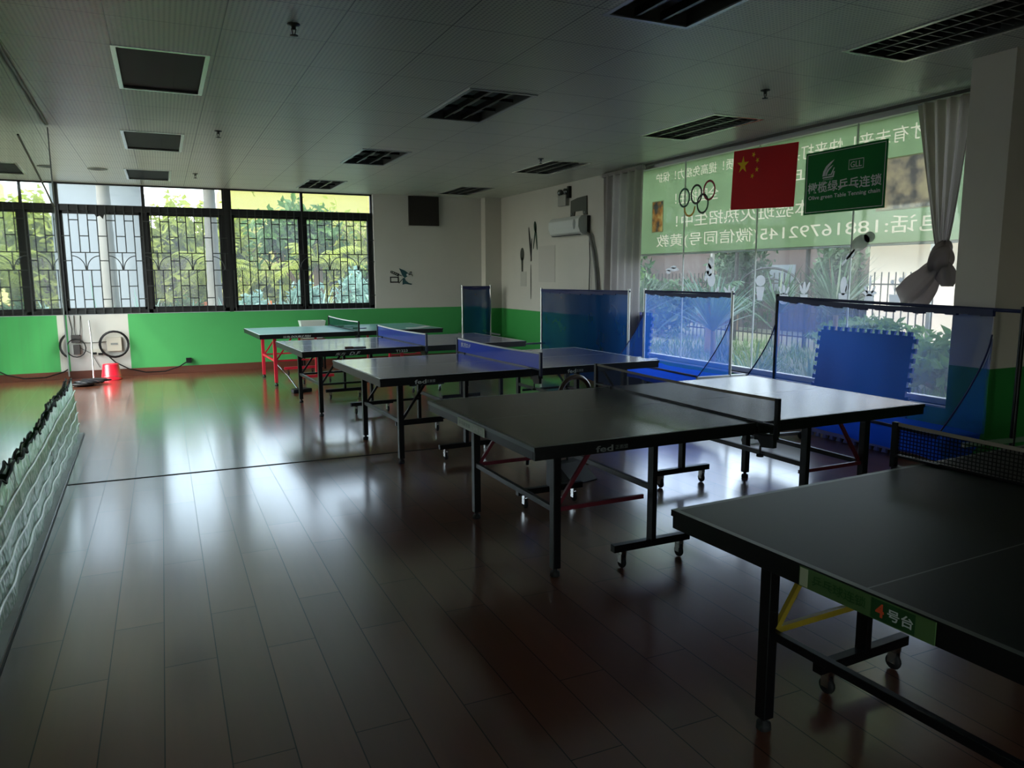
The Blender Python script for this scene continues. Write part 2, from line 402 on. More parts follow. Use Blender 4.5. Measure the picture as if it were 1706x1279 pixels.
# far wall with the window band
b = MB()
b.box(-1.7, 6.15, D, D+.24, 0, .985); b.box(-1.7, -1.4, D, D+.24, .985, H); b.box(3.47, 6.15, D, D+.24, .985, H)
b.box(-1.7, 3.47, D, D+.24, H-.005, H+.2)
struct(b.build('wall_far', M_WALL_FAR))
b = MB(); b.box(5.53, 5.95, D-.2, D, 0, H); struct(b.build('pillar_corner', M_WALL))
# right wall
b = MB(); b.box(XR, 6.15, 9.32, D-.0, 0, H)
b.box(XR, 6.15, 4.02, 9.32, 0, .47); b.box(XR, 6.15, 3.56, 4.02, 0, H); b.box(XR, 6.15, -3.2, 3.56, 0, H)
struct(b.build('wall_right', M_WALL))
b = MB(); b.box(5.06, XR, 3.262, 3.558, 0, H); struct(b.build('pillar_right', wall_mat('pillar_paint_lightened', .92, None, '#dcd4c8', '#2f8a3e')))  # whiter copy of the wall paint, standing in for missing light
# left partition carrying the mirror, recess beyond it
b = MB()
b.prism([(-1.7, -3.2), (mirror_x(-3.2)-.03, -3.2), (mirror_x(8.65)-.03, 8.65), (-1.7, 8.65)], lambda a, c, d: (a, c, d), 0, H)
b.box(-1.8, -1.62, 8.65, 8.95, 0, H); b.box(-1.8, -1.62, 13.1, D+.24, 0, H); b.box(-1.8, -1.62, 8.95, 13.1, 0, .3)
struct(b.build('wall_left', M_WALL))
b = MB(); b.box(-1.7, -.3, -3.4, -3.2, 0, H); b.box(1.2, 6.15, -3.4, -3.2, 0, H); b.box(-.3, 1.2, -3.4, -3.2, 2.3, H); struct(b.build('wall_near', M_PLAIN))
f = MB()
for x in (-.3, .42, 1.14): f.box(x, x+.06, -3.34, -3.26, 0, 2.3)
f.box(-.3, 1.2, -3.34, -3.26, 2.24, 2.3); f.box(-.3, 1.2, -3.34, -3.26, 0, .08)
do = struct(f.build('added_near_door', M_WHITEF))  # added glazed door, unseen behind the camera, to brighten the near end
for a, c in ((-.24, .42), (.48, 1.14)): g = MB(); g.box(a, c, -3.302, -3.298, .08, 2.24); g.build('pane', M_GLASS, do)
b = MB(); b.box(-1.62, 5.53, D-.015, D, 0, .12); struct(b.build('baseboard_far', M_BROWN, bevel=.003))
b = MB(); b.box(XR-.015, XR, 3.57, D-.2, 0, .1); struct(b.build('baseboard_right', M_BROWN, bevel=.003))
# floor joint strip and the pale strip along the mirror foot
b = MB(); b.bar((mirror_x(6.45)+.1, 6.47, .001), (XR-.02, 6.36, .001), .018, .006); struct(b.build('trim_1', mat('dark_joint', '#17110d', .5)))
b = MB()
b.prism([(mirror_x(-3)+.002, -3), (mirror_x(-3)+.085, -3), (mirror_x(8.6)+.085, 8.6), (mirror_x(8.6)+.002, 8.6)], lambda a, c, d: (a, c, d), 0, .012)
struct(b.build('trim_2', mat('pale_floor_edge', '#c4c5c2', .3, spec=.8, var=.25, vscale=9)))
b = MB(); b.bar((mirror_x(-3)+.095, -3, .001), (mirror_x(8.6)+.095, 8.6, .001), .009, .006); struct(b.build('trim_3', MATS['dark_joint']))

# far windows
for k, (x0, x1) in enumerate(((-1.4, 1.0), (1.06, 3.46))):
    xm = -.195 if k == 0 else 2.245
    f = MB()
    z0, zt0, zt1, z1 = .99, 2.57, 2.665, H-.002
    f.box(x0, x1, D+.05, D+.13, z0, z0+.06); f.box(x0, x1, D+.04, D+.14, zt0, zt1); f.box(x0, x1, D+.06, D+.12, z1-.025, z1)
    f.box(x0, x0+.05, D+.05, D+.13, z0, z1); f.box(x1-.06, x1, D+.05, D+.13, z0, zt1); f.box(x1-.03, x1, D+.06, D+.12, zt1, z1)
    f.box(xm-.04, xm+.04, D+.05, D+.13, z0, zt1); f.box(xm-.022, xm+.022, D+.06, D+.12, zt1, z1)
    for (a, c) in ((x0+.05, xm-.04), (xm+.04, x1-.06)):
        f.box(a, a+.035, D+.07, D+.11, z0+.06, zt0); f.box(c-.035, c, D+.07, D+.11, z0+.06, zt0)
        f.box(a, c, D+.07, D+.11, z0+.06, z0+.1); f.box(a, c, D+.07, D+.11, zt0-.045, zt0)
    fo = struct(f.build('window_%d' % (k+1), M_BLACKF))
    g = MB()
    for (a, c) in ((x0+.05, xm-.04), (xm+.04, x1-.06)):
        g.box(a, c, D+.088, D+.092, z0+.06, zt0); g.box(a, c, D+.088, D+.092, zt1, z1-.02)
    g.build('pane', M_GLASS, fo)
b = MB(); b.box(1.0, 1.06, D+.03, D+.2, .985, H); struct(b.build('trim_4', M_BLACKF))
f = MB()
f.box(-1.76, -1.68, 8.95, 13.1, .3, .36); f.box(-1.76, -1.68, 8.95, 13.1, H-.05, H)
for y in (8.95, 10.3, 11.7, 13.04): f.box(-1.76, -1.68, y, y+.06, .3, H)
wo = struct(f.build('window_4', M_WHITEF))  # added unseen window, put in to bring daylight into the far half
for a, c in ((9.01, 10.3), (10.36, 11.7), (11.76, 13.04)): g = MB(); g.box(-1.722, -1.718, a, c, .36, H-.05); g.build('pane', M_GLASS, wo)
tf = thing('torn_film', 'torn black film rag hanging under the transom of the far window nearest the mirror', 'film', (-.8, D+.035, 2.57))
m = MB(); m.prism([(-.13, .01), (.12, .01), (.11, -.04), (.05, -.05), (.03, -.12), (-.01, -.07), (-.06, -.09), (-.09, -.03)], lambda a, c, d: (a, d, c), -.002, .002); m.build('rag', M_BLACKF, tf)
m = MB(); m.prism([(-.12, .0), (.115, .0), (.115, .02), (-.12, .02)], lambda a, c, d: (a, d-.003, c), -.001, .001); m.build('tape', M_BLACKF, tf)
# wrought grille in front of each window
def grille(x0, x1, off, label):
    b = MB(); y = D+.022; r = .0075; P = .126
    zl, zh, ba, bb = .995, 2.655, 1.67, 1.94
    n = int((x1-x0)/P)
    def vb(x, a, c): b.bar((x, y, a), (x, y, c), r*2, r*2)
    def hb(xa, xb, z): b.bar((max(xa, x0), y, z), (min(xb, x1), y, z), r*2, r*2)
    ks = range(0, n+1)
    for k in ks:
        x = x0+.03+k*P
        if x > x1-.005: break
        c = (k+off) % 4
        if c in (0, 3): vb(x, zl, zh)
        else: vb(x, zl, ba); vb(x, bb, zh)
        odd = k % 2
        hb(x, x+P, 2.43 if odd else 2.19); hb(x, x+P, 1.42 if odd else 1.22)
        if c == 3: hb(x, x+P, 1.815)
        if c == 0:
            xe = x+3*P; hb(x, xe, ba); hb(x, xe, bb)
            xm = x+1.5*P
            if xm < x1: vb(xm, ba, bb)
            R = .178
            for s_, xc in ((1, x), (-1, xe)):
                pts = []
                for i in range(9):
                    a = PI/2*i/8
                    px = xc+s_*R*math.cos(a)
                    pts.append((px, y, ba+.01+R*1.18*math.sin(a)))
                if all(x0-.01 < p[0] < x1+.01 for p in pts): b.tube(pts, r, 5)
    o = b.build('window_grille', M_BAR)
    return tag(o, label, 'window grille', None)
grille(-1.39, 1.02, 3, 'metal window bars with fan arches in front of the far window nearest the mirror')
grille(1.07, 3.47, 1, 'metal window bars with fan arches in front of the far window beside the dark vent')
# right shop window
f = MB()
f.box(5.92, 5.99, 4.02, 9.32, .47, .52); f.box(5.92, 5.99, 4.02, 9.32, 2.94, H); f.box(5.92, 5.99, 4.02, 4.1, .47, H); f.box(5.92, 5.99, 9.24, 9.32, .47, H)
f.box(XR-.02, 5.99, 4.02, 9.32, .455, .47)
wo = struct(f.build('window_3', M_WHITEF))
for (a, c) in ((4.1, 5.247), (5.253, 6.525), (6.531, 7.805), (7.811, 9.24)):
    g = MB(); g.box(5.948, 5.954, a, c, .52, 2.94); g.build('pane', M_GLASSR, wo)
g = MB()
for y in (5.25, 6.528, 7.808): g.box(5.944, 5.958, y-.006, y+.006, .52, 2.94)
g.build('seam', mat('silicone', '#d8dbd8', .5, trans=.5), wo)

# ------------------------------------------------------------------ mirror on the left wall
mr_ = thing('wall_mirror', 'tall old wall mirror covering the left wall, cracked near its far end', 'mirror', (mirror_x(4), 4, .56))
A = Vector((mirror_x(4), 4, .56))
def mx3(y, z, d): return (mirror_x(y)+d-A.x, y-A.y, z-A.z)
random.seed(4)
ys = [-3.1+i*.14 for i in range(85)]
ys = [y for y in ys if y < 8.6]+[8.65]
top, bot = H-.012, [(y, .56+random.uniform(-.025, .02)) for y in ys]
g = MB()
vs = []; fs = []
for i, (y, z) in enumerate(bot): vs += [mx3(y, z, 0), mx3(y, top, 0), mx3(y, z, -.008), mx3(y, top, -.008)]
for i in range(len(bot)-1):
    a = i*4; c = a+4
    fs += [(a, a+1, c+1, c), (a+2, c+2, c+3, a+3), (a, c, c+2, a+2), (a+1, a+3, c+3, c+1)]
fs += [(0, 2, 3, 1), (len(vs)-4, len(vs)-3, len(vs)-1, len(vs)-2)]
g.add(vs, fs); g.build('mirror_glass', M_MIRROR, mr_)
g = MB(); g.tube([mx3(y, z, .002) for y, z in ((6.4, 2.55), (7.0, 2.47), (7.5, 2.40), (8.0, 2.33), (8.35, 2.27), (8.64, 2.24))], .006, 5)
g.build('crack', mat('crack_dark', '#3c4038', .4), mr_)
g = MB(); g.bar(mx3(8.652, .58, 0), mx3(8.652, top, 0), .012, .012); g.build('edge_strip', M_ALU, mr_)
g = MB(); g.tube([mx3(y, H-.012+.006*math.sin(y*9), .01) for y in [-3+i*.12 for i in range(97)]], .011, 5); g.build('sealant', mat('sealant', '#a9aba2', .5), mr_)
# woven screen along the foot of the mirror
def woven_mat():
    m = bpy.data.materials.new('woven_green_screen'); m.use_nodes = True
    n, l = m.node_tree.nodes, m.node_tree.links; b_ = n['Principled BSDF']
    tc = n.new('ShaderNodeTexCoord'); mp = n.new('ShaderNodeMapping'); mp.inputs['Scale'].default_value = (1, 34, 24); l.new(tc.outputs['Object'], mp.inputs[0])
    vo = n.new('ShaderNodeTexVoronoi'); vo.inputs['Scale'].default_value = 1; l.new(mp.outputs[0], vo.inputs['Vector'])
    cr = n.new('ShaderNodeValToRGB'); cr.color_ramp.elements[0].color = (*L('#fafcf8'), 1); cr.color_ramp.elements[1].color = (*L('#b5cdb9'), 1)
    cr.color_ramp.elements[0].position = .1; cr.color_ramp.elements[1].position = .65
    l.new(vo.outputs['Distance'], cr.inputs[0]); l.new(cr.outputs[0], b_.inputs['Base Color']); b_.inputs['Roughness'].default_value = .38; b_.inputs['Metallic'].default_value = .8
    bp = n.new('ShaderNodeBump'); bp.inputs['Strength'].default_value = .6; bp.inputs['Distance'].default_value = .01
    l.new(vo.outputs['Distance'], bp.inputs['Height']); l.new(bp.outputs[0], b_.inputs['Normal'])
    return m
sc_ = thing('foot_screen', 'green and white woven screen with ragged top along the foot of the mirror', 'screen', (mirror_x(4)+.03, 4, 0))
A = Vector((mirror_x(4)+.03, 4, 0))
random.seed(9)
ys2 = [-3+i*.06 for i in range(195)]; ys2 = [y for y in ys2 if y < 8.62]
tops = [.55+random.uniform(-.03, .02)+.012*math.sin(y*3) for y in ys2]
g = MB(); vs = []; fs = []
for i, y in enumerate(ys2):
    o_ = .05+.008*math.sin(y*11); t_ = .022+.006*math.sin(y*7)
    vs += [mx3(y, .013, o_), mx3(y, tops[i]*.5, o_*.8+.006*math.sin(y*23)), mx3(y, tops[i], t_), mx3(y, tops[i], t_-.008), mx3(y, .013, o_-.012)]
for i in range(len(ys2)-1):
    a = i*5; c = a+5
    fs += [(a, c, c+1, a+1), (a+1, c+1, c+2, a+2), (a+2, c+2, c+3, a+3), (a+3, c+3, c+4, a+4)]
g.add(vs, fs, 0, True); g.build('mesh_sheet', woven_mat(), sc_)
for zf in (.2, .4, .6, .8):
    g = MB(); g.tube([mx3(y, (.55+.008*math.sin(y*3))*zf, (.05+.008*math.sin(y*11))*(1-zf)+(.03)*zf+.008) for i, y in enumerate(ys2)], .007, 5); g.build('cord', mat('white_cord', '#f4f8f4', .3, .6), sc_)
g = MB(); g.tube([mx3(y, tops[i]+.004, .02+.004*math.sin(y*40)) for i, y in enumerate(ys2)], [.004+.007*random.random() for _ in ys2], 5); g.build('ragged_edge', mat('dirty_edge', '#23302b', .6), sc_)

# ------------------------------------------------------------------ ceiling fixtures
def ceiling_light(x0, x1, y0, y1, label, kind):
    cx, cy_ = (x0+x1)/2, (y0+y1)/2
    t = thing('ceiling_light', label, 'ceiling light', (cx, cy_, H), 0, 'recessed ceiling lights, switched off')
    hx, hy = (x1-x0)/2, (y1-y0)/2
    b = MB(); w_ = .026
    b.box(-hx-.004, hx+.004, -hy-.004, -hy+w_, -.008, .004); b.box(-hx-.004, hx+.004, hy-w_, hy+.004, -.008, .004)
    b.box(-hx-.004, -hx+w_, -hy+w_, hy-w_, -.008, .004); b.box(hx-w_, hx+.004, -hy+w_, hy-w_, -.008, .004)
    b.build('frame', mat('polished_frame', '#d8d9d4', .25, .8) if kind != 'dark' else M_ALU, t)
    b = MB(); d = .075
    b.add([(-hx+w_,-hy+w_,0),(hx-w_,-hy+w_,0),(hx-w_,hy-w_,0),(-hx+w_,hy-w_,0),(-hx+w_,-hy+w_,d),(hx-w_,-hy+w_,d),(hx-w_,hy-w_,d),(-hx+w_,hy-w_,d)],
          [(0,1,5,4),(1,2,6,5),(2,3,7,6),(3,0,4,7),(4,5,6,7)])
    b.build('tray', mat('tray_grey', '#3a3b38', .45), t)
    b = MB()
    if kind != 'panel':
        for k in (1, 2): x = -hx+w_+(2*hx-2*w_)*k/3; b.box(x-.01, x+.01, -hy+w_, hy-w_, .004, .05)
    if kind == 'louvre':
        n = 14
        for k in range(1, n):
            y = -hy+w_+(2*hy-2*w_)*k/n
            for j in range(3):
                xa = -hx+w_+(2*hx-2*w_)*j/3+.012; xb = -hx+w_+(2*hx-2*w_)*(j+1)/3-.012
                b.box(xa, xb, y-.004, y+.004, .01, .05)
    elif kind == 'dark':
        for k in (1, 2): b.box(-hx+w_, hx-w_, -hy+w_+(2*hy-2*w_)*k/3-.003, -hy+w_+(2*hy-2*w_)*k/3+.003, .02, .045)
    if b.v: b.build('louvre', mat('louvre_metal', '#5b5d5a', .3, .7) if kind == 'louvre' else M_DARK, t)
    if kind == 'panel':
        b = MB(); b.box(-hx+w_, hx-w_, -hy+w_, hy-w_, .012, .016)
        for k in (1, 2): x = -hx+w_+(2*hx-2*w_)*k/3; b.box(x-.003, x+.003, -hy+w_, hy-w_, .009, .012)
        b.build('diffuser', mat('grey_diffuser', '#1f1f1d', .6, spec=.2), t)
    else:
        for k in range(3):
            x = -hx+w_+(2*hx-2*w_)*(k+.5)/3
            b = MB(); b.tube([(x, -hy+.05, .055), (x, hy-.05, .055)], .013, 8); b.build('tube', mat('unlit_tube', '#8c8d88', .3), t)
    return t
LL = ['large unlit ceiling light panel nearest the camera above the mirror side', 'unlit grey ceiling light panel midway along the mirror side row', 'small-looking unlit ceiling light panel just in front of the far window by the mirror',
      'dark ceiling light nearest the camera in the middle row, cut off at the top', 'dark three-lane ceiling light in the middle row, second from the near end', 'blue-grey ceiling light third along the middle row', 'dark ceiling light at the far end of the middle row by the far window',
      'long louvred ceiling light in the upper right corner of the photo', 'louvred ceiling light above the five-ring sticker beside the window wall', 'pale louvred ceiling light before the wall air conditioner', 'faint ceiling light in the far corner next to the dark square vent']
for i, r in enumerate(LIGHTS): ceiling_light(*r, LL[i], 'panel' if i < 3 else ('dark' if i < 7 else 'louvre'))
sp0 = None
for (x, y), lb in (((.777, 4.675), 'black sprinkler head on the ceiling nearest the camera on the left'), ((.597, 8.27), 'ceiling sprinkler head beside the second panel light of the mirror row'), ((.515, 11.736), 'tiny ceiling sprinkler head close to the far window'),
                   ((4.393, 4.788), 'ceiling sprinkler head above the red flag by the window wall'), ((4.355, 8.608), 'ceiling sprinkler head at the corner of the pale louvred light')):
    if sp0 is None:
        sp0 = thing('sprinkler', lb, 'sprinkler', (x, y, H), 0, 'ceiling sprinkler heads')
        b = MB(); b.lathe([(.038, 0), (.036, -.006), (.014, -.012), (.012, -.03), (.001, -.031)], n=16); b.build('escutcheon', mat('sprinkler_grey', '#55574f', .35, .6), sp0)
        b = MB(); b.bar((-.013, 0, -.025), (-.004, 0, -.06), .005, .004); b.bar((.013, 0, -.025), (.004, 0, -.06), .005, .004); b.build('yoke', M_BLACK, sp0)
        b = MB(); b.lathe([(.001, -.060), (.024, -.061), (.024, -.064), (.001, -.065)], n=14); b.build('deflector', M_BLACK, sp0)
    else: dup(sp0, (x, y, H), label=lb)
v = thing('ceiling_vent', 'round grey ceiling vent near the far window beside the mirror row lights', 'vent', (-.69, 11.72, H))
b = MB(); b.lathe([(.12, 0), (.12, -.008), (.1, -.012), (.09, -.006)], n=24); b.build('rim', mat('vent_grey', '#77796f', .5), v)
b = MB(); b.lathe([(.088, -.004), (.07, -.008), (.06, -.004), (.04, -.009), (.001, -.009)], n=24); b.build('cone', mat('vent_dark', '#33342f', .5), v)

# ------------------------------------------------------------------ tennis tables
TL, TW, TH = 1.37, .7625, .76
M_TOPS = {'green': mat('green_table_paint', '#101f1b', .26, spec=.55, var=.06, vscale=3),
          'dull': mat('dimmed_green_table_paint', '#0d1613', .42, spec=.14, var=.06, vscale=3),  # darker, duller copy of the green: dim light put into the paint
          'blue': mat('blue_table_paint', '#3a4a9c', .26, spec=.9, coat=.9, var=.06, vscale=3),
          'teal': mat('teal_table_paint', '#6fb0b2', .32, spec=.7, coat=.6, var=.06, vscale=3)}
M_LINE = mat('white_line_paint', '#d5d9d6', .4)
M_LINED = mat('grey_line_paint', '#555c58', .4)  # grey line colour for the two nearest tables
M_APRON = mat('black_apron', '#090a0a', .45, spec=.35)
M_LETTER = mat('pale_lettering', '#c9cfcb', .45)
M_DIM = mat('grey_lettering', '#6f7471', .45)

def table(pos, rot, label, top, legs, brace, line, logos=(), edge=None, stickers=None):
    t = thing('tennis_table', label, 'tennis table', (pos[0], pos[1], 0), rot, 'tennis tables')
    for s in (-1, 1):                      # two halves
        x0, x1 = (-TL, -.006) if s < 0 else (.006, TL)
        lw = .02
        m = MB(); z0, z1 = TH-.022, TH
        xo0, xo1 = (x0+lw, x1) if s < 0 else (x0, x1-lw)
        # top divided so that the painted lines are faces of the same board
        xs = sorted({x0, x1, xo0, xo1}); ys = [-TW, -TW+lw, -.0025, .0025, TW-lw, TW]
        for i in range(len(xs)-1):
            for j in range(5):
                ln = (j in (0, 2, 4)) or (xs[i] >= x1-lw-1e-6 and s > 0) or (xs[i+1] <= x0+lw+1e-6 and s < 0)
                m.add([(xs[i],ys[j],z1),(xs[i+1],ys[j],z1),(xs[i+1],ys[j+1],z1),(xs[i],ys[j+1],z1)], [(0,1,2,3)], 1 if ln else 0)
        m.add([(x0,-TW,z0),(x1,-TW,z0),(x1,TW,z0),(x0,TW,z0),(x0,-TW,z1),(x1,-TW,z1),(x1,TW,z1),(x0,TW,z1)],
              [(0,3,2,1),(0,1,5,4),(2,3,7,6)], 2)
        m.add([(x0,-TW,z0),(x1,-TW,z0),(x1,TW,z0),(x0,TW,z0),(x0,-TW,z1),(x1,-TW,z1),(x1,TW,z1),(x0,TW,z1)], [(1,2,6,5),(3,0,4,7)], 3)
        m.build('table_top', [M_TOPS[top], line, M_APRON, edge or M_APRON], t, fixn=False)
        a = MB(); w_ = .025
        za, zb = TH-.066, TH-.0215
        a.box(x0+.004, x1-.004, -TW+.004, -TW+w_, za, zb); a.box(x0+.004, x1-.004, TW-w_, TW-.004, za, zb)
        xe = x0+.004 if s < 0 else x1-w_
        a.box(xe, xe+w_-.004, -TW+w_, TW-w_, za, zb)
        for v in (-.25, .25): a.box(x0+w_, x1-w_, v-.015, v+.015, za+.01, zb)
        xi = x1-.04 if s < 0 else x0
        a.box(xi, xi+.04, -TW+w_, TW-w_, za, zb)
        a.build('apron', M_APRON, t, bevel=.002)
        for v in (-.53, .53):              # legs at the outer end
            u = s*1.13
            g = MB(); g.bar((u, v, .045), (u, v, TH-.022), .045, .045)
            lg = g.build('leg', legs, t, bevel=.003)
            g = MB(); g.lathe([(.012, .045), (.012, .03), (.024, .026), (.026, .004), (.022, 0)], (u, v, 0), 14); g.build('foot', M_BLACKR, lg)
        g = MB(); g.bar((s*1.13, -.508, .36), (s*1.13, .508, .36), .025, .03); g.build('leg_stretcher', legs, t, bevel=.002)
        for v in (-.585, .585):            # wheeled inner frames
            u = s*.56
            g = MB(); g.bar((u, v, .125), (u, v, TH-.022), .03, .05); g.build('post', legs, t, bevel=.002)
            g = MB(); g.bar((u-.25, v, .115), (u+.25, v, .115), .04, .04); sk = g.build('skid', legs, t, bevel=.002)
            for du in (-.19, .19):
                g = MB(); x = u+du
                g.box(x-.016, x-.010, v-.017, v+.017, .03, .078); g.box(x+.010, x+.016, v-.017, v+.017, .03, .078); g.box(x-.016, x+.016, v-.02, v+.02, .076, .0955)
                g.build('caster_fork', M_CHROME, sk)
                g = MB(); g.lathe([(.008, -.009), (.03, -.009), (.033, 0), (.03, .009), (.008, .009)], (x, v, .033), 16, axis='X'); g.build('caster_wheel', M_BLACKR, sk)
            g = MB(); g.bar((u-s*-.02, v*.9, .36), (s*1.11, v*.9, .36), .018, .022); g.build('side_link', brace, t)
            g = MB(); g.bar((s*1.11, v*.88, .37), (s*.88, v*.88, TH-.066), .016, .02); g.build('brace', brace, t)
        g = MB(); g.bar((s*.56, -.56, .42), (s*.56, .56, .42), .025, .03); g.build('frame_stretcher', legs, t, bevel=.002)
    # lettering on the long edge facing the camera
    for (u, w_, h_, body, m_, sk_, bold) in logos:
        g = MB(); text_mb(body, g, lambda a, c, d: (a, -TW+.002-d, c), w_, h_, u, TH-.043, .0, 0, bold, sk_)
        g.build('edge_lettering', m_, t, fixn=False)
    for st in (stickers or []): st(t)
    return t
def sticker4(t):
    # long green number strip hanging on the short end
    E3 = lambda a, c, d: (-TL-.002-d, -a, c)      # a runs left to right seen from the end
    g = MB(); g.prism([(-.2, TH-.062), (.2, TH-.062), (.2, TH-.004), (-.2, TH-.004)], E3, -.002, .002); s = g.build('number_strip', mat('strip_green', '#4c6b3c', .4), t)
    s['label'] = 'green number strip with a red 4'
    g = MB(); g.prism([(-.197, TH-.059), (-.17, TH-.059), (-.17, TH-.007), (-.197, TH-.007)], E3, .002, .0026); g.build('pale_end', mat('strip_pale', '#b9bfa0', .4), s)
    g = MB(); g.prism([(.03, TH-.059), (.15, TH-.059), (.15, TH-.007), (.03, TH-.007)], E3, .002, .0026); g.build('dark_field', mat('strip_dark', '#1f4a22', .4), s)
    g = MB(); text_mb('乒乓球连锁', g, E3, .17, .03, -.07, TH-.031, .003, 0, .01); g.build('strip_lettering', mat('strip_text', '#24521f', .4), s, fixn=False)
    g = MB(); text_mb('4', g, E3, .024, .036, .055, TH-.033, .003, 0, .03); g.build('number', mat('strip_orange', '#d8532c', .4), s, fixn=False)
    g = MB(); text_mb('号台', g, E3, .07, .03, .111, TH-.033, .003, 0, .02); g.build('strip_lettering', M_LETTER, s, fixn=False)
def sticker3(t):
    E3 = lambda a, c, d: (-TL-.002-d, -a, c)
    g = MB(); g.prism([(-.22, TH-.066), (.17, TH-.066), (.17, TH-.015), (-.22, TH-.015)], E3, -.002, .002); s = g.build('number_strip', mat('strip_grey', '#b4bfaa', .4), t)
    s['label'] = 'pale grey number strip'
    g = MB(); text_mb('乒乓球连锁', g, E3, .17, .024, -.11, TH-.04, .003, 0, .01); g.build('strip_lettering', mat('strip_text3', '#66745f', .4), s, fixn=False)
    g = MB(); text_mb('3号台', g, E3, .12, .026, .085, TH-.04, .003, 0, .02); g.build('strip_lettering', mat('strip_text4', '#d5dacb', .4), s, fixn=False)
M_DKRED = mat('dark_red_paint', '#6e2230', .4)
M_YEL = mat('olive_yellow_paint', '#a68f2a', .4)
M_EDGE_LIT = mat('window_lit_edge', '#2c3d37', .4)  # window light on the end faces, put into the edge colour
TB = {1: ((2.9554, 1.3671), .04795), 2: ((2.9002, 3.8884), .01336), 3: ((2.8437, 6.597), .04133), 4: ((2.6431, 9.0914), .04916), 5: ((2.5142, 11.7925), .04205)}
table(*TB[1], 'dark green tennis table nearest the camera with a green 4 strip on its end', 'dull', M_BLACK, M_YEL, M_LINED, stickers=[sticker4])
table(*TB[2], 'dark green tennis table second from the camera with a pale strip on its end', 'green', M_BLACK, M_DKRED, M_LINED,
      [(-.98, .1, .032, 'fed', M_DIM, 0, .02), (-.88, .075, .02, '正面盟', M_DIM, 0, 0)], M_EDGE_LIT, [sticker3])
table(*TB[3], 'blue tennis table in the middle of the row with a blue net', 'blue', M_BLACK, M_BLACK, M_LINE,
      [(-1.03, .1, .034, 'fed', M_LETTER, 0, .02), (-.94, .075, .022, '正面盟', M_LETTER, 0, 0), (.4, .09, .034, 'fed', M_LETTER, 0, .02), (.485, .07, .022, '正面盟', M_LETTER, 0, 0)])
table(*TB[4], 'blue tennis table second from the far wall with a black bat lying on it', 'blue', M_BLACK, M_BLACK, M_LINE,
      [(-.95, .12, .032, '东方', M_LETTER, .3, .01), (-.79, .13, .036, 'D.F', M_LETTER, .4, .02), (-.245, .14, .03, 'T1223', M_LETTER, 0, .02)])
table(*TB[5], 'teal tennis table with red legs farthest from the camera by the far wall', 'teal', M_RED, M_RED, M_LINE,
      [(-1.0, .1, .03, '双鱼', M_LETTER, 0, 0), (-.8, .28, .03, 'DOUBLE FISH', M_LETTER, .3, .02)])
for o in bpy.data.objects:
    if o.name.startswith('leg') and o.parent and 'far wall' in o.parent['label'] and 'red' in o.parent['label']: o['label'] = 'red leg'

# nets clamped to the tables
def tnet(n, label, mcol, tape, post, opacity, gridsz, logo=None):
    (x, y), rot = TB[n]
    t = thing('table_net', label, 'table tennis net', (x, y, TH), rot, 'table tennis nets')
    e = TW+.135
    m = MB()
    def fn(u, v):
        yy = -e+2*e*u; sag = -.012*math.sin(PI*u)
        return (.002*math.sin(u*9), yy, .004+(.142+sag)*v)
    m.grid(fn, 40, 4); m.build('net_mesh', sheer(mcol[0], mcol[1], opacity, .5, gridsz, .3 if gridsz else .2), t)
    m = MB()
    def tf(u): return (0, -e+2*e*u, .146-.012*math.sin(PI*u))
    for i in range(20):
        a, c = tf(i/20), tf((i+1)/20); m.bar(a, c, .007, .015)
    m.build('top_tape', tape, t)
    m = MB()
    for i in range(20):
        a, c = tf(i/20), tf((i+1)/20); m.bar((0, a[1], .006), (0, c[1], .006), .005, .01)
    m.build('bottom_tape', post, t)
    for s in (-1, 1):
        m = MB(); m.bar((0, s*(e+.008), -.05), (0, s*(e+.008), .155), .022, .028); p = m.build('post', post, t, bevel=.003)
        m = MB(); m.bar((0, s*(e+.005), .006), (0, s*(TW-.07), .006), .03, .009); m.bar((0, s*(e+.005), -.055), (0, s*(TW-.0), -.075), .04, .03)
        m.prism([(s*(TW-.02), -.068), (s*(e+.0), -.05), (s*(e), -.115), (s*(TW+.05), -.125), (s*(TW+.02), -.09)], lambda a, c, d: (d, a, c), -.012, .012)
        m.build('clamp', M_BLACK, p)
        m = MB(); m.tube([(0, s*(TW+.03), -.12), (0, s*(TW+.03), -.165)], .006, 8); m.lathe([(.004, -.165), (.02, -.168), (.02, -.182), (.004, -.185)], (0, s*(TW+.03), 0), 12)
        m.build('clamp_screw', M_BLACK, p)
    if logo:
        m = MB(); text_mb(logo, m, lambda a, c, d: (-.006, -a, c), .25, .05, -e+.22, .09, 0, 0, .01, .2); m.build('net_lettering', M_LETTER, t, fixn=False)
    return t
M_TAPEW = mat('white_tape', '#c9ccc8', .6); M_TAPED = mat('worn_tape', '#8d8378', .7)
M_BLUEP = mat('navy_post', '#151b3a', .4)
tnet(1, 'black net on the nearest table, its far post standing by the photo right edge', ('net_black', '#1c201d'), M_TAPED, M_BLACK, .9, .016)
tnet(2, 'dark net with a worn beige top tape on the second table from the camera', ('net_dark', '#3a3d44'), M_TAPED, M_BLACK, .8, .0)
tnet(3, 'blue net with white lettering across the middle blue table', ('net_blue', '#4a5cc0'), M_TAPEW, M_BLUEP, .75, .0, '东方D.F')
tnet(4, 'blue net with white tape across the table second from the far wall', ('net_blue_pale', '#5568c4'), M_TAPEW, M_BLUEP, .7, .0)
tnet(5, 'green net with white tape across the far red-legged table', ('net_green', '#2c5a4a'), M_TAPEW, M_BLACK, .75, .0)
def on_table(n, u, v):
    (x, y), r = TB[n]; return (x+u*math.cos(r)-v*math.sin(r), y+u*math.sin(r)+v*math.cos(r), TH)
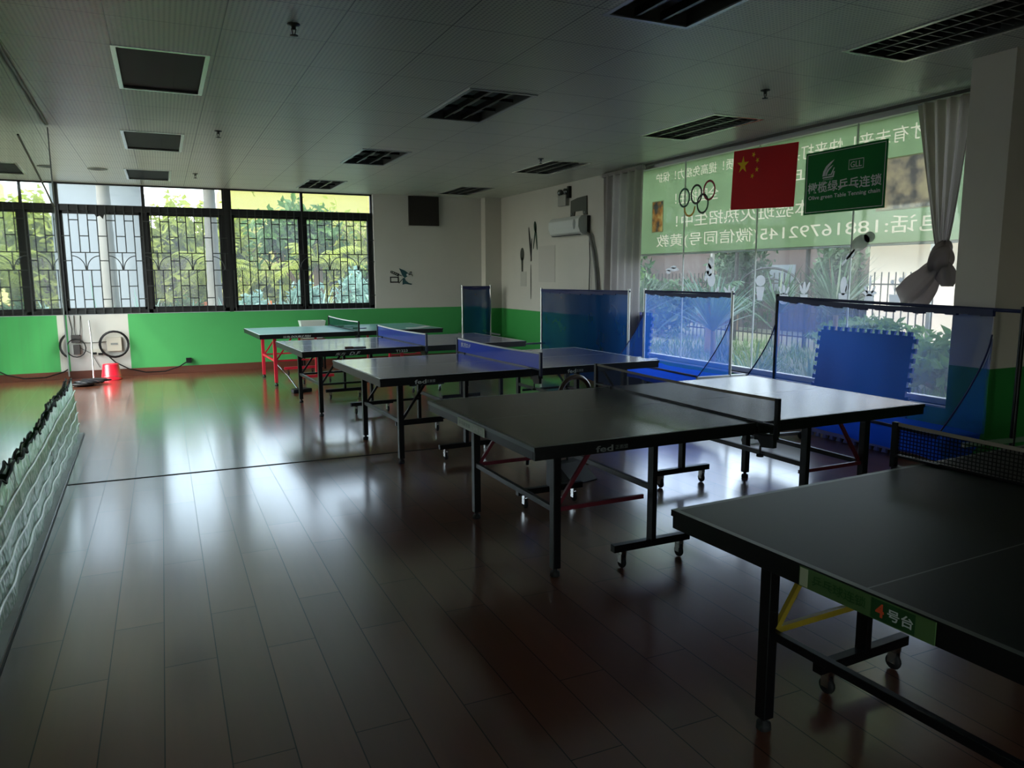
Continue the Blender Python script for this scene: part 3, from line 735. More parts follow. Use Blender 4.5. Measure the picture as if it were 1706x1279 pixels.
# bats and paper lying on the tables
def bat(pos, rz, label, blade_m, z=0.):
    t = thing('table_tennis_bat', label, 'bat', (pos[0], pos[1], pos[2]+z), rz, 'bats lying on the tables')
    pl = [(.078*math.cos(a)+.05, .074*math.sin(a)) for a in [2*PI*k/28 for k in range(28)]]
    m = MB(); m.prism(pl, lambda a, c, d: (a, c, d), .001, .012); m.build('blade', blade_m, t, bevel=.002)
    m = MB(); m.prism([(-.02, -.014), (-.02, .014), (-.1, .017), (-.115, .014), (-.115, -.014), (-.1, -.017)], lambda a, c, d: (a, c, d), .001, .022); m.build('handle', mat('bat_handle', '#6b4b33', .5), t, bevel=.004)
    return t
bat(on_table(4, -.75, -.62), .1, 'black bat lying on the table second from the far wall', mat('bat_black', '#0d0d10', .6))
bat(on_table(5, .12, .3), -.3, 'pale bat lying beside the green net of the far table, by the net centre', mat('bat_pale', '#aeb6c6', .4))
bat(on_table(5, .2, -.2), .5, 'blue-grey bat lying by the green net of the far table, toward the camera', mat('bat_bluegrey', '#5d6f90', .4))
t = thing('score_sheet', 'pale folded sheet lying on the right half of the far table', 'paper', on_table(5, 1.05, -.52), .05)
m = MB(); m.box(-.17, 0, -.1, .1, .0005, .004); m.build('lower_leaf', M_TAPEW, t); m = MB(); m.add([(0, -.1, .001), (.16, -.1, .02), (.16, .1, .02), (0, .1, .001), (0, -.1, .004), (.16, -.1, .023), (.16, .1, .023), (0, .1, .004)], [(0,3,2,1),(4,5,6,7),(0,1,5,4),(1,2,6,5),(2,3,7,6),(3,0,4,7)]); m.build('upper_leaf', M_TAPEW, t)

# ------------------------------------------------------------------ blue ball-catching nets on stands
M_SCREEN = sheer('barrier_net_blue', '#2f74dc', .43, .62)
M_TROUGH = sheer('barrier_trough_blue', '#2a5fe0', .86, .6)
M_SCREEN_SHADED = sheer('barrier_net_shaded', '#143f70', .84, .5)  # darkened copy of the net blue; lack of backlight put into colour
M_HEM = mat('navy_hem', '#101a4c', .6)
def barrier(pl, pr, label, net, zl=1.36, zr=1.36, zb=.5, trough=True, lside=1, feet=True, posts=(1, 1), extend=0., ripple=.015, postm=(None, None), wing=False, netfrac=1.):
    pl, pr = Vector((*pl, 0)), Vector((*pr, 0)); ax = (pr-pl); W = ax.length; ax.normalize()
    nrm = Vector((ax.y, -ax.x, 0))
    if nrm.x > 0: nrm = -nrm
    if lside == 2: nrm = Vector((0, -1, 0))
    t = thing('catch_net', label, 'catch net', pl, 0, 'blue ball-catching nets on stands')
    WN = W*netfrac
    def P(s, o, z): return ax*s+nrm*o+Vector((0, 0, z))
    for s, on, zt, pm in ((0, posts[0], zl, postm[0]), (W, posts[1], zr, postm[1])):
        if not on: continue
        m = MB(); m.tube([P(s, 0, .03), P(s, 0, zt+.03)], .017, 10); po = m.build('post', pm or M_ALU, t)
        m = MB(); m.bar(P(s, -.33, .05) if feet != 'short' else P(s, -.1, .05), P(s, .34, .05), .035, .03); ft = m.build('foot_bar', M_ALU, t, bevel=.002)
        for o_ in (-.31, .32):
            if feet == 'short' and o_ < 0: continue
            m = MB(); m.lathe([(.01, -.013), (.033, -.012), (.036, 0), (.033, .012), (.01, .013)], tuple(P(s, o_, .0365)+nrm*0+ax*.035), 14, axis='Y'); m.build('wheel', M_BLACKR, ft)
        m = MB(); m.bar(P(s, -.2, zb), P(s, .42, zb), .028, .028); m.build('net_arm', M_ALU, t, bevel=.002)
    m = MB(); m.tube([P(-.02, .0, zl), P(W+.02+extend, .0, zr + (zr-zl)/W*extend)], .012, 8); m.build('top_bar', M_HEM, t)
    random.seed(int(W*100))
    ph = [random.uniform(0, 6) for _ in range(4)]
    prof = [(0., 1.0), (.0, .8), (.0, .5), (.0, .22), (.0, .03), (.03, -.05), (.14, -.12), (.3, -.11), (.41, -.02), (.42, .0)] if trough else [(0., 1.0), (.0, .75), (.0, .5), (.0, .2), (.0, .0), (0., -.25)]
    nu = 60
    def fn(u, v):
        k = v*(len(prof)-1); i = min(int(k), len(prof)-2); f = k-i
        o = prof[i][0]*(1-f)+prof[i+1][0]*f; q = prof[i][1]*(1-f)+prof[i+1][1]*f
        zt = zl+(zr-zl)*u
        z = zb+(zt-zb)*q if q > 0 else zb+q*1.6
        am = ripple*min(1, v*4)
        o += am*(math.sin(u*WN*9+ph[0])+.6*math.sin(u*W*17+ph[1]+v*2))
        sag = -.02*math.sin(PI*u)*(1-v)
        p = P(WN*u, o, z+sag)
        return (p.x, p.y, p.z)
    m = MB(); m.grid(fn, nu, (len(prof)-1)*3, mfn=lambda u, v: 1 if (v >= .45 and trough) else 0)
    m.build('net_sheet', [net, M_TROUGH], t, fixn=False)
    m = MB()
    for i in range(24):
        a, c = fn(i/24, 0), fn((i+1)/24, 0)
        k = .006*((i*7) % 3)
        m.bar((a[0], a[1], a[2]-.012-k/2), (c[0], c[1], c[2]-.012-k/2), .026, .034+k)
    m.build('top_hem', M_HEM, t)
    if trough:
        m = MB(); m.tube([P(0, .42, zb+.015), P(WN, .42, zb+.015)], .012, 6); m.build('front_cord', M_HEM, t)
    # side wings of net at both ends, gathered to the arm
    if trough:
        for s, on in ((0, 1), (WN, 1)):
            m = MB()
            def wf(u, v, s=s):
                z = zb+(1-v)*(.86*(zl if s == 0 else zr)-zb); p = P(s+.006*math.sin(v*9), .42*u*v**1.5+.01*math.sin(u*12), z*(1)+(0)); return (p.x, p.y, p.z)
            m.grid(wf, 8, 14); m.build('side_wing', net, t, fixn=False)
            m = MB(); m.tube([P(s, .42*v**1.5, zb+(1-v)*(.86*zl-zb)) for v in [i/12 for i in range(13)]], .006, 5); m.build('wing_cord', M_HEM, t)
    return t
barrier((4.97, 13.0), (5.5, 12.93), 'narrow dark teal catch net standing before the far wall', M_SCREEN_SHADED, zb=.5, trough=False, lside=2, feet='short')
barrier((5.4, 10.65), (5.4, 8.18), 'shade-darkened blue catch net under the wall air conditioner, left of the curtain foot', M_SCREEN_SHADED, zl=1.34, zr=1.355, zb=.5, ripple=.01, trough=False)
barrier((5.47, 7.93), (5.4, 6.24), 'bright blue catch net before the shop window with one tall aluminium post', M_SCREEN, zl=1.365, zr=1.365, zb=.5)
barrier((5.17, 5.36), (4.91, 2.98), 'blue catch net with gathered navy hem nearest the camera before the right pillar', M_SCREEN, zl=1.355, zr=1.325, zb=.5, postm=(M_BLACK, M_BLACK), netfrac=.915)

# interlocking foam mats
def puzzle_mat(pos, yaw, lean, size, label):
    t = bpy.data.objects.new('foam_mat', None)
    n = 12; dp = .035
    def edge(a, c, out):
        pts = []; seg = size/n
        for k in range(n):
            p0 = k*seg
            pts += [(p0, 0), (p0+seg*.32, 0), (p0+seg*.22, dp), (p0+seg*.78, dp), (p0+seg*.68, 0)]
        return pts
    bt = edge(0, 1, 1); poly = []
    poly += [(a, -c) for a, c in bt]; poly += [(size+c, a) for a, c in bt]; poly += [(size-a, size+c) for a, c in bt]; poly += [(-c, size-a) for a, c in bt]
    m = MB(); m.prism([(a-size/2, c+dp) for a, c in poly], lambda a, c, d: (d, a, c), -.012, .012)
    bpy.data.objects.remove(t)
    o = m.build('foam_mat', mat('foam_blue', '#5b609e', .75, bump=.15, bscale=150), bevel=0)
    o.location = pos; o.rotation_euler = (0, lean, yaw)
    return tag(o, label, 'foam mat', 'interlocking foam mats leaning on the window')
puzzle_mat((5.70, 4.92, .003), 0, math.radians(6.5), 1.0, 'blue interlocking foam mat leaning on the glass behind the nearest catch net')
puzzle_mat((5.70, 8.75, .003), 0, math.radians(6.5), 1.0, 'blue interlocking foam mat leaning by the curtain behind the bright blue net')

# ------------------------------------------------------------------ curtains
M_CURT = mat('curtain_grey', '#a8a29e', .8, var=.1, vscale=6, trans=.5)
M_CURT2 = mat('curtain_grey_tied', '#a89d97', .8, var=.1, vscale=6, trans=.55)
t = thing('curtain', 'pale grey curtain hanging to the floor between the air conditioner and the shop window', 'curtain', (5.76, 8.95, 0), 0, 'window curtains')
m = MB()
def cf(u, v):
    y = 9.42-8.95-u*(.97-.06*v*(1-v)); z = 2.94-v*2.86
    y = y - .04*v*(1-u)*-1
    a = u*PI*2
    return (.035*math.sin(a*5.5+.6*math.sin(v*3))+.018*math.sin(a*11+v*2), y, z)
m.grid(cf, 110, 30); m.build('drape', M_CURT, t, fixn=False)
m = MB(); m.bar((0, -.52, 2.945), (0, .48, 2.945), .05, .05); m.build('heading', M_CURT, t)
t = thing('curtain', 'grey curtain knotted up into a bundle beside the right pillar', 'curtain', (5.76, 4.2, 0), 0, 'window curtains')
m = MB()
def c2(u, v):
    z = 2.94-v*1.16
    wt = .20*(1-v)**.8+.045+.0*v
    yc = .055-.06*v
    a = u*PI*2
    am = .03*(1-v*.4)
    return (am*math.sin(a*4.5+1.2*v)+.012*math.sin(a*9), yc+wt*(1-2*u)+.0, z)
m.grid(c2, 90, 28); m.build('drape', M_CURT2, t, fixn=False)
def blob(name, c, r, amp, seed, parent, mt, sq=(1, 1, 1), rot=None):
    bm = bmesh.new(); bmesh.ops.create_icosphere(bm, subdivisions=4, radius=1)
    rnd = random.Random(seed); ks = [(rnd.uniform(1, 4), rnd.uniform(1, 4), rnd.uniform(2, 6), rnd.uniform(0, 6)) for _ in range(5)]
    for vv in bm.verts:
        d = 1+amp*sum(math.sin(k[0]*vv.co.x*2+k[1]*vv.co.y*2+k[2]*vv.co.z+k[3]) for k in ks)/3
        p = Vector((vv.co.x*d*r*sq[0], vv.co.y*d*r*sq[1], vv.co.z*d*r*sq[2]))
        if rot: p = Matrix.Rotation(rot, 3, 'X') @ p
        vv.co = p+Vector(c)
    me = bpy.data.meshes.new(name); bm.to_mesh(me); bm.free(); me.materials.append(mt)
    for p in me.polygons: p.use_smooth = True
    o = bpy.data.objects.new(name, me); C.objects.link(o)
    if parent: o.parent = parent
    return o
blob('knot', (0, -.005, 1.69), .1, .22, 3, t, M_CURT2, (.75, .85, 1.3), .25)
m = MB()
def c3(u, v):
    a = u*2*PI
    cx_, cz = .0+.27*v**1.1, 1.66-.33*v
    rr = .035+.085*math.sin(min(1, v*1.15)*PI*.62)
    rr *= 1+.2*math.sin(a*5+v*3)
    return (rr*.7*math.cos(a), cx_+rr*math.sin(a)*.7, cz+rr*math.sin(a)*.75+.03*math.cos(a*3)*v)
m.grid(c3, 48, 18); m.build('tail', M_CURT2, t, fixn=False)
m = MB()
def c4(u, v):
    a = u*2*PI; rr = (.05+.05*math.sin(v*PI))*(1+.15*math.sin(a*4))
    return (.02+rr*.6*math.cos(a), -.02-.05*v+rr*math.sin(a)*.8, 1.66-.20*v)
m.grid(c4, 40, 10); m.build('loop', M_CURT2, t, fixn=False)
t = thing('curtain_rail', 'thin dark curtain rail under the ceiling along the shop window', 'rail', (5.79, 6.7, 2.972))
m = MB(); m.bar((0, -2.68, 0), (0, 2.75, 0), .02, .028); m.build('track', mat('rail_dark', '#2a2622', .5), t)
m = MB()
for k in range(9): m.box(-.01, .065, -2.5+k*.62, -2.48+k*.62, .012, .02)
m.build('bracket', M_ALU, t)

# ------------------------------------------------------------------ banner and signs in the shop window
G3 = lambda y0, z0, x: (lambda a, c, d: (x-d, y0-a, z0+c))        # facing the room: a to the right
R3 = lambda y0, z0, x: (lambda a, c, d: (x-d, y0+a, z0+c))        # seen from behind: mirrored
bn = thing('banner', 'pale green advertising banner hung outside the glass, its writing seen reversed', 'banner', (6.12, 6.56, 2.41))
def cloth_mat(name, col, tr, var=.12):
    return mat(name, col, .7, var=var, vscale=2.5, trans=tr)
M_BANG = cloth_mat('banner_green', '#9fc3a4', .8); M_BANT = cloth_mat('banner_text', '#e2dccb', .82, .05)
X0 = -.004
def cut_cloth(lines, y0, y1, z0, z1, holes):
    """one sheet with every letter cut out of it, and the letters as sheets of their own"""
    cu = bpy.data.curves.new('t', 'CURVE'); cu.dimensions = '2D'; cu.fill_mode = 'BOTH'; cu.resolution_u = 3
    def rect(a, c, e, f):
        sp = cu.splines.new('POLY'); sp.points.add(3); sp.use_cyclic_u = True
        for p, q in zip(sp.points, ((a, e), (c, e), (c, f), (a, f))): p.co = (*q, 0, 1)
    rect(y0, y1, z0, z1)
    for h in holes: rect(*h)
    for body, cy_, hh, w_, cx_ in lines:
        tc = bpy.data.curves.new('t', 'FONT'); tc.body = body; tc.offset = .012; tc.resolution_u = 3
        o = bpy.data.objects.new('t', tc); C.objects.link(o); bpy.context.view_layer.update()
        me = o.to_mesh(); bb = [(v.co.x, v.co.y) for v in me.vertices]; o.to_mesh_clear()
        xa, xb = min(p[0] for p in bb), max(p[0] for p in bb); ya, yb = min(p[1] for p in bb), max(p[1] for p in bb)
        sx, sy = w_/(xb-xa), hh/(yb-ya); f_ = lambda x, y: ((x-(xa+xb)/2)*sx+cx_, (y-(ya+yb)/2)*sy+cy_)
        for q in bpy.context.view_layer.objects: q.select_set(False)
        bpy.context.view_layer.objects.active = o; o.select_set(True)
        bpy.ops.object.convert(target='CURVE')
        o = bpy.context.view_layer.objects.active
        for sp in o.data.splines:
            ns = cu.splines.new('BEZIER'); ns.bezier_points.add(len(sp.bezier_points)-1); ns.use_cyclic_u = True; ns.resolution_u = 3
            for p, q in zip(ns.bezier_points, sp.bezier_points):
                p.handle_left_type = p.handle_right_type = 'FREE'
                p.co = (*f_(q.co.x, q.co.y), 0); p.handle_left = (*f_(q.handle_left.x, q.handle_left.y), 0); p.handle_right = (*f_(q.handle_right.x, q.handle_right.y), 0)
        od = o.data; bpy.data.objects.remove(o); bpy.data.curves.remove(od)
    o = bpy.data.objects.new('t', cu); C.objects.link(o); bpy.context.view_layer.update()
    me = o.to_mesh(); vs = [v.co.copy() for v in me.vertices]; fs = [list(p.vertices) for p in me.polygons]; o.to_mesh_clear()
    bpy.data.objects.remove(o); bpy.data.curves.remove(cu)
    m = MB(); m.add([(0, v.x, v.y) for v in vs], fs); return m
LINES = [('电话:18816792145(微信同号)黄教', -.41, .19, 4.2, -.03), ('康才有未来！快来打乒乓！', .40, .15, 2.05, -1.05), ('增强体质！提高免疫力！保护', .43, .13, 2.0, 1.1),
         ('三色乒乓球培训', .16, .17, 1.9, -.4), ('全国招生！', .13, .16, .85, 1.25), ('本体验班火热招生中！', -.16, .17, 2.6, .35)]
PICS = [(-2.05, -1.43, -.26, .19), (1.93, 2.16, -.27, .12)]
cut_cloth(LINES, -2.32, 2.6, -.565, .565, [(a, c, e, f) for a, c, e, f in PICS]).build('cloth', M_BANG, bn, fixn=False)
m = MB(); m.box(.004, .0055, -2.32, 2.6, -.565, .565); o = m.build('lettering_sheet', M_BANT, bn); o['label'] = 'pale lettering seen reversed'
def photo_mat(name, a_, b_, c_):
    m = bpy.data.materials.new(name); m.use_nodes = True; n, l = m.node_tree.nodes, m.node_tree.links
    bs = n['Principled BSDF']; tc = n.new('ShaderNodeTexCoord'); nz = n.new('ShaderNodeTexNoise'); nz.inputs['Scale'].default_value = 7; nz.inputs['Detail'].default_value = 3
    l.new(tc.outputs['Object'], nz.inputs['Vector']); cr = n.new('ShaderNodeValToRGB'); e = cr.color_ramp.elements
    e[0].color = (*L(a_), 1); e[0].position = .38; e[1].color = (*L(c_), 1); e[1].position = .62; k = e.new(.5); k.color = (*L(b_), 1)
    l.new(nz.outputs['Fac'], cr.inputs[0]); l.new(cr.outputs[0], bs.inputs['Base Color'])
    t_ = n.new('ShaderNodeBsdfTranslucent'); l.new(cr.outputs[0], t_.inputs['Color']); mx = n.new('ShaderNodeMixShader'); mx.inputs[0].default_value = .85
    l.new(bs.outputs[0], mx.inputs[1]); l.new(t_.outputs[0], mx.inputs[2]); l.new(mx.outputs[0], n['Material Output'].inputs['Surface'])
    return m
PM = photo_mat('printed_photo', '#a4a4ae', '#cfc9c6', '#e6e0d4')
PM2 = photo_mat('printed_photo_warm', '#7d808c', '#d0a878', '#eadbb0')
for y0, y1, z0, z1, pm in ((-2.05, -1.43, -.26, .19, PM), (1.93, 2.16, -.27, .12, PM2)):
    m = MB(); m.box(X0-.002, X0, y0, y1, z0, z1); p_ = m.build('printed_picture', pm, bn)
    m = MB()
    for a, c, e, f in ((y0, y1, z0-.012, z0), (y0, y1, z1, z1+.012), (y0-.012, y0, z0-.012, z1+.012), (y1, y1+.012, z0-.012, z1+.012)): m.box(X0-.003, X0, a, c, e, f)
    m.build('picture_border', M_BANT, p_)
m = MB(); m.tube([(0, -2.33, -.575), (0, 2.6, -.575)], .014, 8); m.build('bottom_rod', M_ALU, bn)
m = MB(); m.tube([(0, -2.33, .57), (0, 2.6, .57)], .014, 8); m.build('top_rod', M_ALU, bn)

fl = thing('flag', 'red flag with five yellow stars stuck flat on the window above the nets', 'flag', (5.938, 6.455, 2.59)); fl.rotation_euler = (math.radians(2.5), 0, 0)
F3 = lambda a, c, d: (-d, -a, c)
m = MB(); m.prism([(-.48, -.32), (.48, -.32), (.48, .32), (-.48, .32)], F3, 0, .003); m.build('cloth', cloth_mat('flag_red', '#c8141e', .45, .06), fl)
YS = cloth_mat('flag_yellow', '#f2d21a', .4, .03)
for cx_, cy_, r_ in ((-.32, .16, .096), (-.16, .256, .032), (-.096, .192, .032), (-.096, .096, .032), (-.16, .032, .032)):
    rot = 0 if r_ > .05 else math.atan2(-.32-cx_, .16-cy_)
    m = MB(); m.prism(star(r_, cx_, cy_, rot), F3, .0035, .0045); m.build('star', YS, fl)
sg = thing('window_sign', 'dark green sign with white Chinese and English lettering and a white border on the window', 'sign', (5.935, 5.375, 2.452))
m = MB(); m.prism([(-.475, -.3), (.475, -.3), (.475, .3), (-.475, .3)], F3, 0, .003); m.build('board', cloth_mat('sign_green', '#0a8038', .45, .05), sg)
M_SW = mat('sign_white', '#dfe6df', .5, trans=.3)
m = MB()
for a0, a1, c0, c1 in ((-.455, .455, .276, .282), (-.455, .455, -.282, -.276), (-.455, -.449, -.282, .282), (.449, .455, -.282, .282)):
    m.prism([(a0, c0), (a1, c0), (a1, c1), (a0, c1)], F3, .0035, .0042)
m.build('border', M_SW, sg)
for body, cx_, cy_, w_, h_, bo in (('橄榄绿乒乓连锁', 0, -.045, .86, .105, .015), ('Olive green Table Tenning chain', 0, -.145, .84, .05, .015), ('GLL', .14, .125, .13, .055, .01)):
    m = MB(); text_mb(body, m, F3, w_, h_, cx_, cy_, .004, 0, bo); m.build('lettering', M_SW, sg, fixn=False)
m = MB()
for a0, a1, c0, c1 in ((.055, .225, .08, .086), (.055, .225, .166, .172), (.055, .061, .08, .172), (.219, .225, .08, .172)): m.prism([(a0, c0), (a1, c0), (a1, c1), (a0, c1)], F3, .0035, .0042)
m.build('letter_box', M_SW, sg)
m = MB()   # emblem: nested swooping leaf shapes
def swoosh(pts0, pts1): m.prism(pts0+pts1[::-1], F3, .0035, .0045)
for s_, o_ in ((1., 0.), (.66, .012)):
    A0 = [(-.255, .055), (-.245, .1), (-.215, .145), (-.165, .18), (-.115, .2)]; B0 = [(-.225, .055), (-.215, .095), (-.19, .13), (-.155, .16), (-.115, .2)]
    q = lambda p: (-.185+(p[0]+.185)*s_+o_, .055+(p[1]-.055)*s_)
    swoosh([q(p) for p in A0], [q(p) for p in B0])
swoosh([(-.25, .045), (-.13, .05), (-.12, .09)], [(-.25, .034), (-.115, .036), (-.105, .09)])
swoosh([(-.185, .065), (-.15, .07), (-.12, .125)], [(-.19, .057), (-.14, .058), (-.108, .125)])
m.build('emblem', M_SW, sg)
m = MB(); text_mb('GANLANLV', m, F3, .12, .012, -.185, .022, .004, 0, 0); m.build('emblem_caption', M_SW, sg, fixn=False)
rg = thing('ring_sticker', 'five interlocking coloured rings stuck on the window left of the red flag', 'sticker', (5.94, 7.57, 2.45))
for a, c, col, nm in ((-.235, .055, '#16463f', 'dark teal ring'), (0, .075, '#0c0f0d', 'black ring'), (.235, .1, '#8f1f2e', 'red ring'), (-.125, -.065, '#c99a2e', 'worn yellow ring'), (.12, -.045, '#0f2c1c', 'dark green ring')):
    m = MB(); ar = 2*PI if 'yellow' not in nm else PI*1.0
    n_ = 40; ri, ro = .088, .111; vs = []; fs = []
    a0 = PI if 'yellow' in nm else 0
    for k in range(n_+1):
        th = a0+ar*k/n_
        for r_ in (ri, ro):
            for d_ in (0, .003): vs.append(F3(a+r_*math.cos(th), c+r_*1.08*math.sin(th), d_ + (.0012 if nm[0] in 'bw' else 0)))
    for k in range(n_):
        i = k*4; j = i+4; fs += [(i+1, i+3, j+3, j+1), (i, j, j+2, i+2), (i, i+1, j+1, j), (i+2, j+2, j+3, i+3)]
    m.add(vs, fs); o = m.build('ring', mat('ring_'+nm.replace(' ', '_'), col, .5), rg); o['label'] = nm

# white cut-out stickers on the glass
M_DECAL = mat('decal_white', '#d5d5d5', .6, trans=.75)
def decal(y, z, shapes, label, group='white cut-out stickers on the shop window'):
    m = MB()
    for poly in shapes: m.prism(poly, lambda a, c, d: (-d, -a, c), 0, .0015)
    o = m.build('window_sticker', M_DECAL); o.location = (5.945, y, z)
    return tag(o, label, 'sticker', group)
def ell(cx_, cy_, rx, ry, n=16, rot=0.):
    return [(cx_+rx*math.cos(2*PI*k/n)*math.cos(rot)-ry*math.sin(2*PI*k/n)*math.sin(rot), cy_+rx*math.cos(2*PI*k/n)*math.sin(rot)+ry*math.sin(2*PI*k/n)*math.cos(rot)) for k in range(n)]
pot = lambda w0, w1, z0, z1: [(-w0, z0), (w0, z0), (w1, z1), (-w1, z1)]
decal(6.43, 1.41, [pot(.035, .065, -.13, .02), ell(0, .085, .075, .06)], 'white sticker of a tall pot with a round bush, first pot beside the window seam')
decal(6.08, 1.37, [ell(0, -.06, .075, .06), ell(0, .03, .02, .05), ell(-.05, .02, .015, .05, rot=.5), ell(.05, .02, .015, .05, rot=-.5)], 'white sticker of a round pot with pointed leaves above the black net post')
decal(5.80, 1.38, [pot(.045, .05, -.12, -.02), ell(0, .04, .02, .07), ell(-.04, .03, .015, .05, rot=.4), ell(.045, .05, .015, .06, rot=-.4)], 'white sticker of a pot with upright leaves before the iron fence arch')
decal(5.31, 1.40, [pot(.05, .055, -.12, -.02), ell(0, .05, .04, .09), ell(.045, .03, .018, .045, rot=-.3)], 'white sticker of a cactus in a square pot close to the right window seam')
decal(5.01, 1.39, [ell(0, -.07, .055, .06), [(-.085, .0), (-.03, -.03), (.03, -.03), (.085, .0), (.05, .02), (-.05, .02)], ell(0, .09, .012, .075), ell(-.04, .03, .012, .04, rot=.5), ell(.04, .03, .012, .04, rot=-.5)], 'white sticker of a vase with a tall flower spike')
decal(4.74, 1.38, [[(-.05, -.12), (.05, -.12), (.06, -.0), (-.06, 0)], [(-.002, 0), (.004, 0), (-.03, .1), (-.036, .1)], ell(-.035, .11, .02, .02), [(.01, 0), (.016, 0), (.05, .12), (.044, .12)], ell(.048, .13, .022, .022), [(.02, 0), (.026, 0), (.1, .19), (.094, .19)]], 'white sticker of a pot with thin stems near the knotted curtain')
decal(7.27, 1.60, [ell(0, .1, .05, .07), ell(-.03, .02, .05, .08, rot=.4), ell(.02, -.1, .07, .08), ell(-.07, -.05, .03, .07, rot=-.5)], 'large white leafy sticker low on the second glass pane')
decal(8.02, 1.63, [ell(0, 0, .14, .025), ell(-.08, -.03, .05, .025), ell(.03, .03, .06, .02)], 'white cloud strip sticker on the glass pane beside the curtain')
decal(7.15, 1.36, [ell(0, 0, .025, .07, rot=-.5), ell(.03, -.03, .03, .04)], 'small white leaf sticker just above the bright blue net hem')
decal(6.93, 1.37, [ell(-.05, 0, .02, .07, rot=.7), ell(.0, .01, .02, .07), ell(.05, 0, .02, .07, rot=-.7)], 'small white three-leaf sticker above the bright blue net right post')
decal(5.15, 1.80, [ell(0, .05, .11, .07, rot=.4), ell(-.1, -.06, .06, .03, rot=.6), ell(.1, .1, .06, .05), [(-.2, -.14), (-.19, -.16), (-.05, -.02), (-.06, .0)]], 'large white winged sticker just below the banner')

# ------------------------------------------------------------------ things on the far wall and in the corner
v = thing('wall_vent', 'dark brown square vent box high on the far wall', 'vent', (4.395, D, 2.72))
m = MB(); m.box(-.285, .285, -.05, 0, -.255, .265); m.build('cover', mat('vent_brown', '#1d1712', .6, var=.1), v, bevel=.004)
m = MB(); m.box(-.3, .3, -.012, 0, -.275, -.255); m.build('ledge', M_PLAIN, v)
st = thing('wall_sticker', 'black and teal paper-cut style sticker with a film clapper on the far wall', 'sticker', (3.98, D-.002, 1.54))
W3 = lambda a, c, d: (a, -d, c)
k_ = .59/80.
def px(pts): return [((x-42.)*k_*.0469*1.0*1.0, -(y-30.)*k_*.0469) for x, y in pts]
def zx(pts): return [((x/21.3-34)*.0082, -(y/21.3-32)*.0082) for x, y in pts]
TEAL = mat('sticker_teal', '#123f44', .5); INK = mat('sticker_black', '#0a0c0c', .5)
m = MB()
for pl in ([(105, 655), (530, 655), (530, 710), (105, 710)], [(105, 880), (530, 880), (530, 940), (105, 940)], [(105, 655), (160, 655), (160, 940), (105, 940)], [(475, 655), (530, 655), (530, 940), (475, 940)],
           [(130, 385), (210, 385), (550, 520), (540, 560)], [(125, 470), (150, 450), (540, 620), (520, 650)], [(125, 470), (150, 385), (185, 395), (160, 480)], [(225, 420), (260, 430), (225, 510), (190, 500)], [(310, 455), (345, 470), (310, 550), (275, 540)], [(395, 490), (430, 505), (395, 590), (360, 575)], [(480, 520), (560, 520), (520, 650), (440, 610)],
           [(510, 950), (700, 760), (720, 790), (540, 970)], [(560, 560), (690, 600), (680, 625), (550, 590)]):
    m.prism(zx(pl), W3, 0, .002)
m.build('clapper', INK, st)
m = MB()
for pl in ([(550, 260), (850, 380), (1045, 540), (960, 640), (820, 720), (700, 600), (650, 480)], [(720, 720), (820, 720), (860, 840), (1000, 950), (1190, 1000), (1130, 1045), (850, 1000), (700, 1035)]):
    m.prism(zx(pl), W3, .0005, .0025)
m.build('figure', TEAL, st)
m = MB(); m.prism(ell(*zx([(955, 570)])[0], .022, .022), W3, .003, .004); m.build('pale_dot', M_LETTER, st)
m = MB()
for p0 in ([(1040, 560), (1110, 535), (1180, 560), (1200, 640)], [(1050, 500), (1090, 440), (1150, 430), (1160, 500)]): m.tube([W3(a, c, .003) for a, c in zx(p0)], .006, 5)
m.build('antenna', INK, st)

# right wall
ac = thing('air_conditioner', 'white wall air conditioner with an oval badge high on the right wall', 'air conditioner', (XR, 10.43, 2.30))
m = MB()
pr_ = [(0, .15), (-.15, .145), (-.2, .09), (-.205, -.02), (-.17, -.10), (-.12, -.135), (0, -.14)]
m.prism(pr_, lambda a, c, d: (a, d, c), -.48, .48); m.build('body', mat('ac_white', '#b9beba', .4), ac, bevel=.008)
m = MB(); m.box(-.175, -.12, -.42, .42, -.137, -.128); m.build('louvre_slot', M_BLACK, ac)
m = MB(); m.prism(ell(-.36, .02, .035, .075), lambda a, c, d: (-.204-d, a, c), 0, .004); m.build('badge', mat('badge_grey', '#7d817d', .3, .5), ac)
m = MB(); m.box(-.05, -.01, -.495, -.478, -.13, .14); m.build('side_vent', M_BLACK, ac)
hs = thing('hose', 'wrapped grey hose hanging from the air conditioner down the right wall', 'hose', (XR-.04, 9.86, 2.2))
m = MB(); m.tube([(-.03, .06, -.02), (-.01, .0, -.06), (0, -.09, -.3), (0, -.17, -.6), (0, -.22, -1.0), (0, -.24, -1.5), (0, -.24, -2.1)], .026, 10); m.build('wrapped_pipe', mat('hose_wrap', '#6c6c69', .7, bump=.6, bscale=40), hs)
m = MB(); m.tube([(0, .04, -.04), (.01, .03, -.4), (.01, .05, -.9), (.01, .03, -1.3), (.01, .06, -2.1)], .008, 6); m.build('drain_tube', mat('dark_tube', '#3a3b3a', .6), hs)
el = thing('emergency_light', 'twin-lamp emergency light box near the ceiling of the right wall', 'emergency light', (XR, 10.72, 2.77))
m = MB(); m.box(-.07, 0, -.13, .13, -.13, .04); m.build('box', mat('elight_white', '#8f8f88', .5), el, bevel=.008)
for y in (-.09, .09):
    m = MB(); m.lathe([(.012, -.04), (.045, -.02), (.05, .02), (.046, .03), (.001, .025)], (-.05, y, .085), 16, axis='X'); m.build('lamp_head', mat('lamp_grey', '#6b6f6d', .2, .6), el)
m = MB(); m.box(-.05, 0, -.2, -.14, -.02, .16); m.build('junction_box', M_DARK, el)
bk = thing('wall_bracket', 'dark notched metal bracket plate on the right wall above the air conditioner', 'bracket', (XR, 10.27, 2.60))
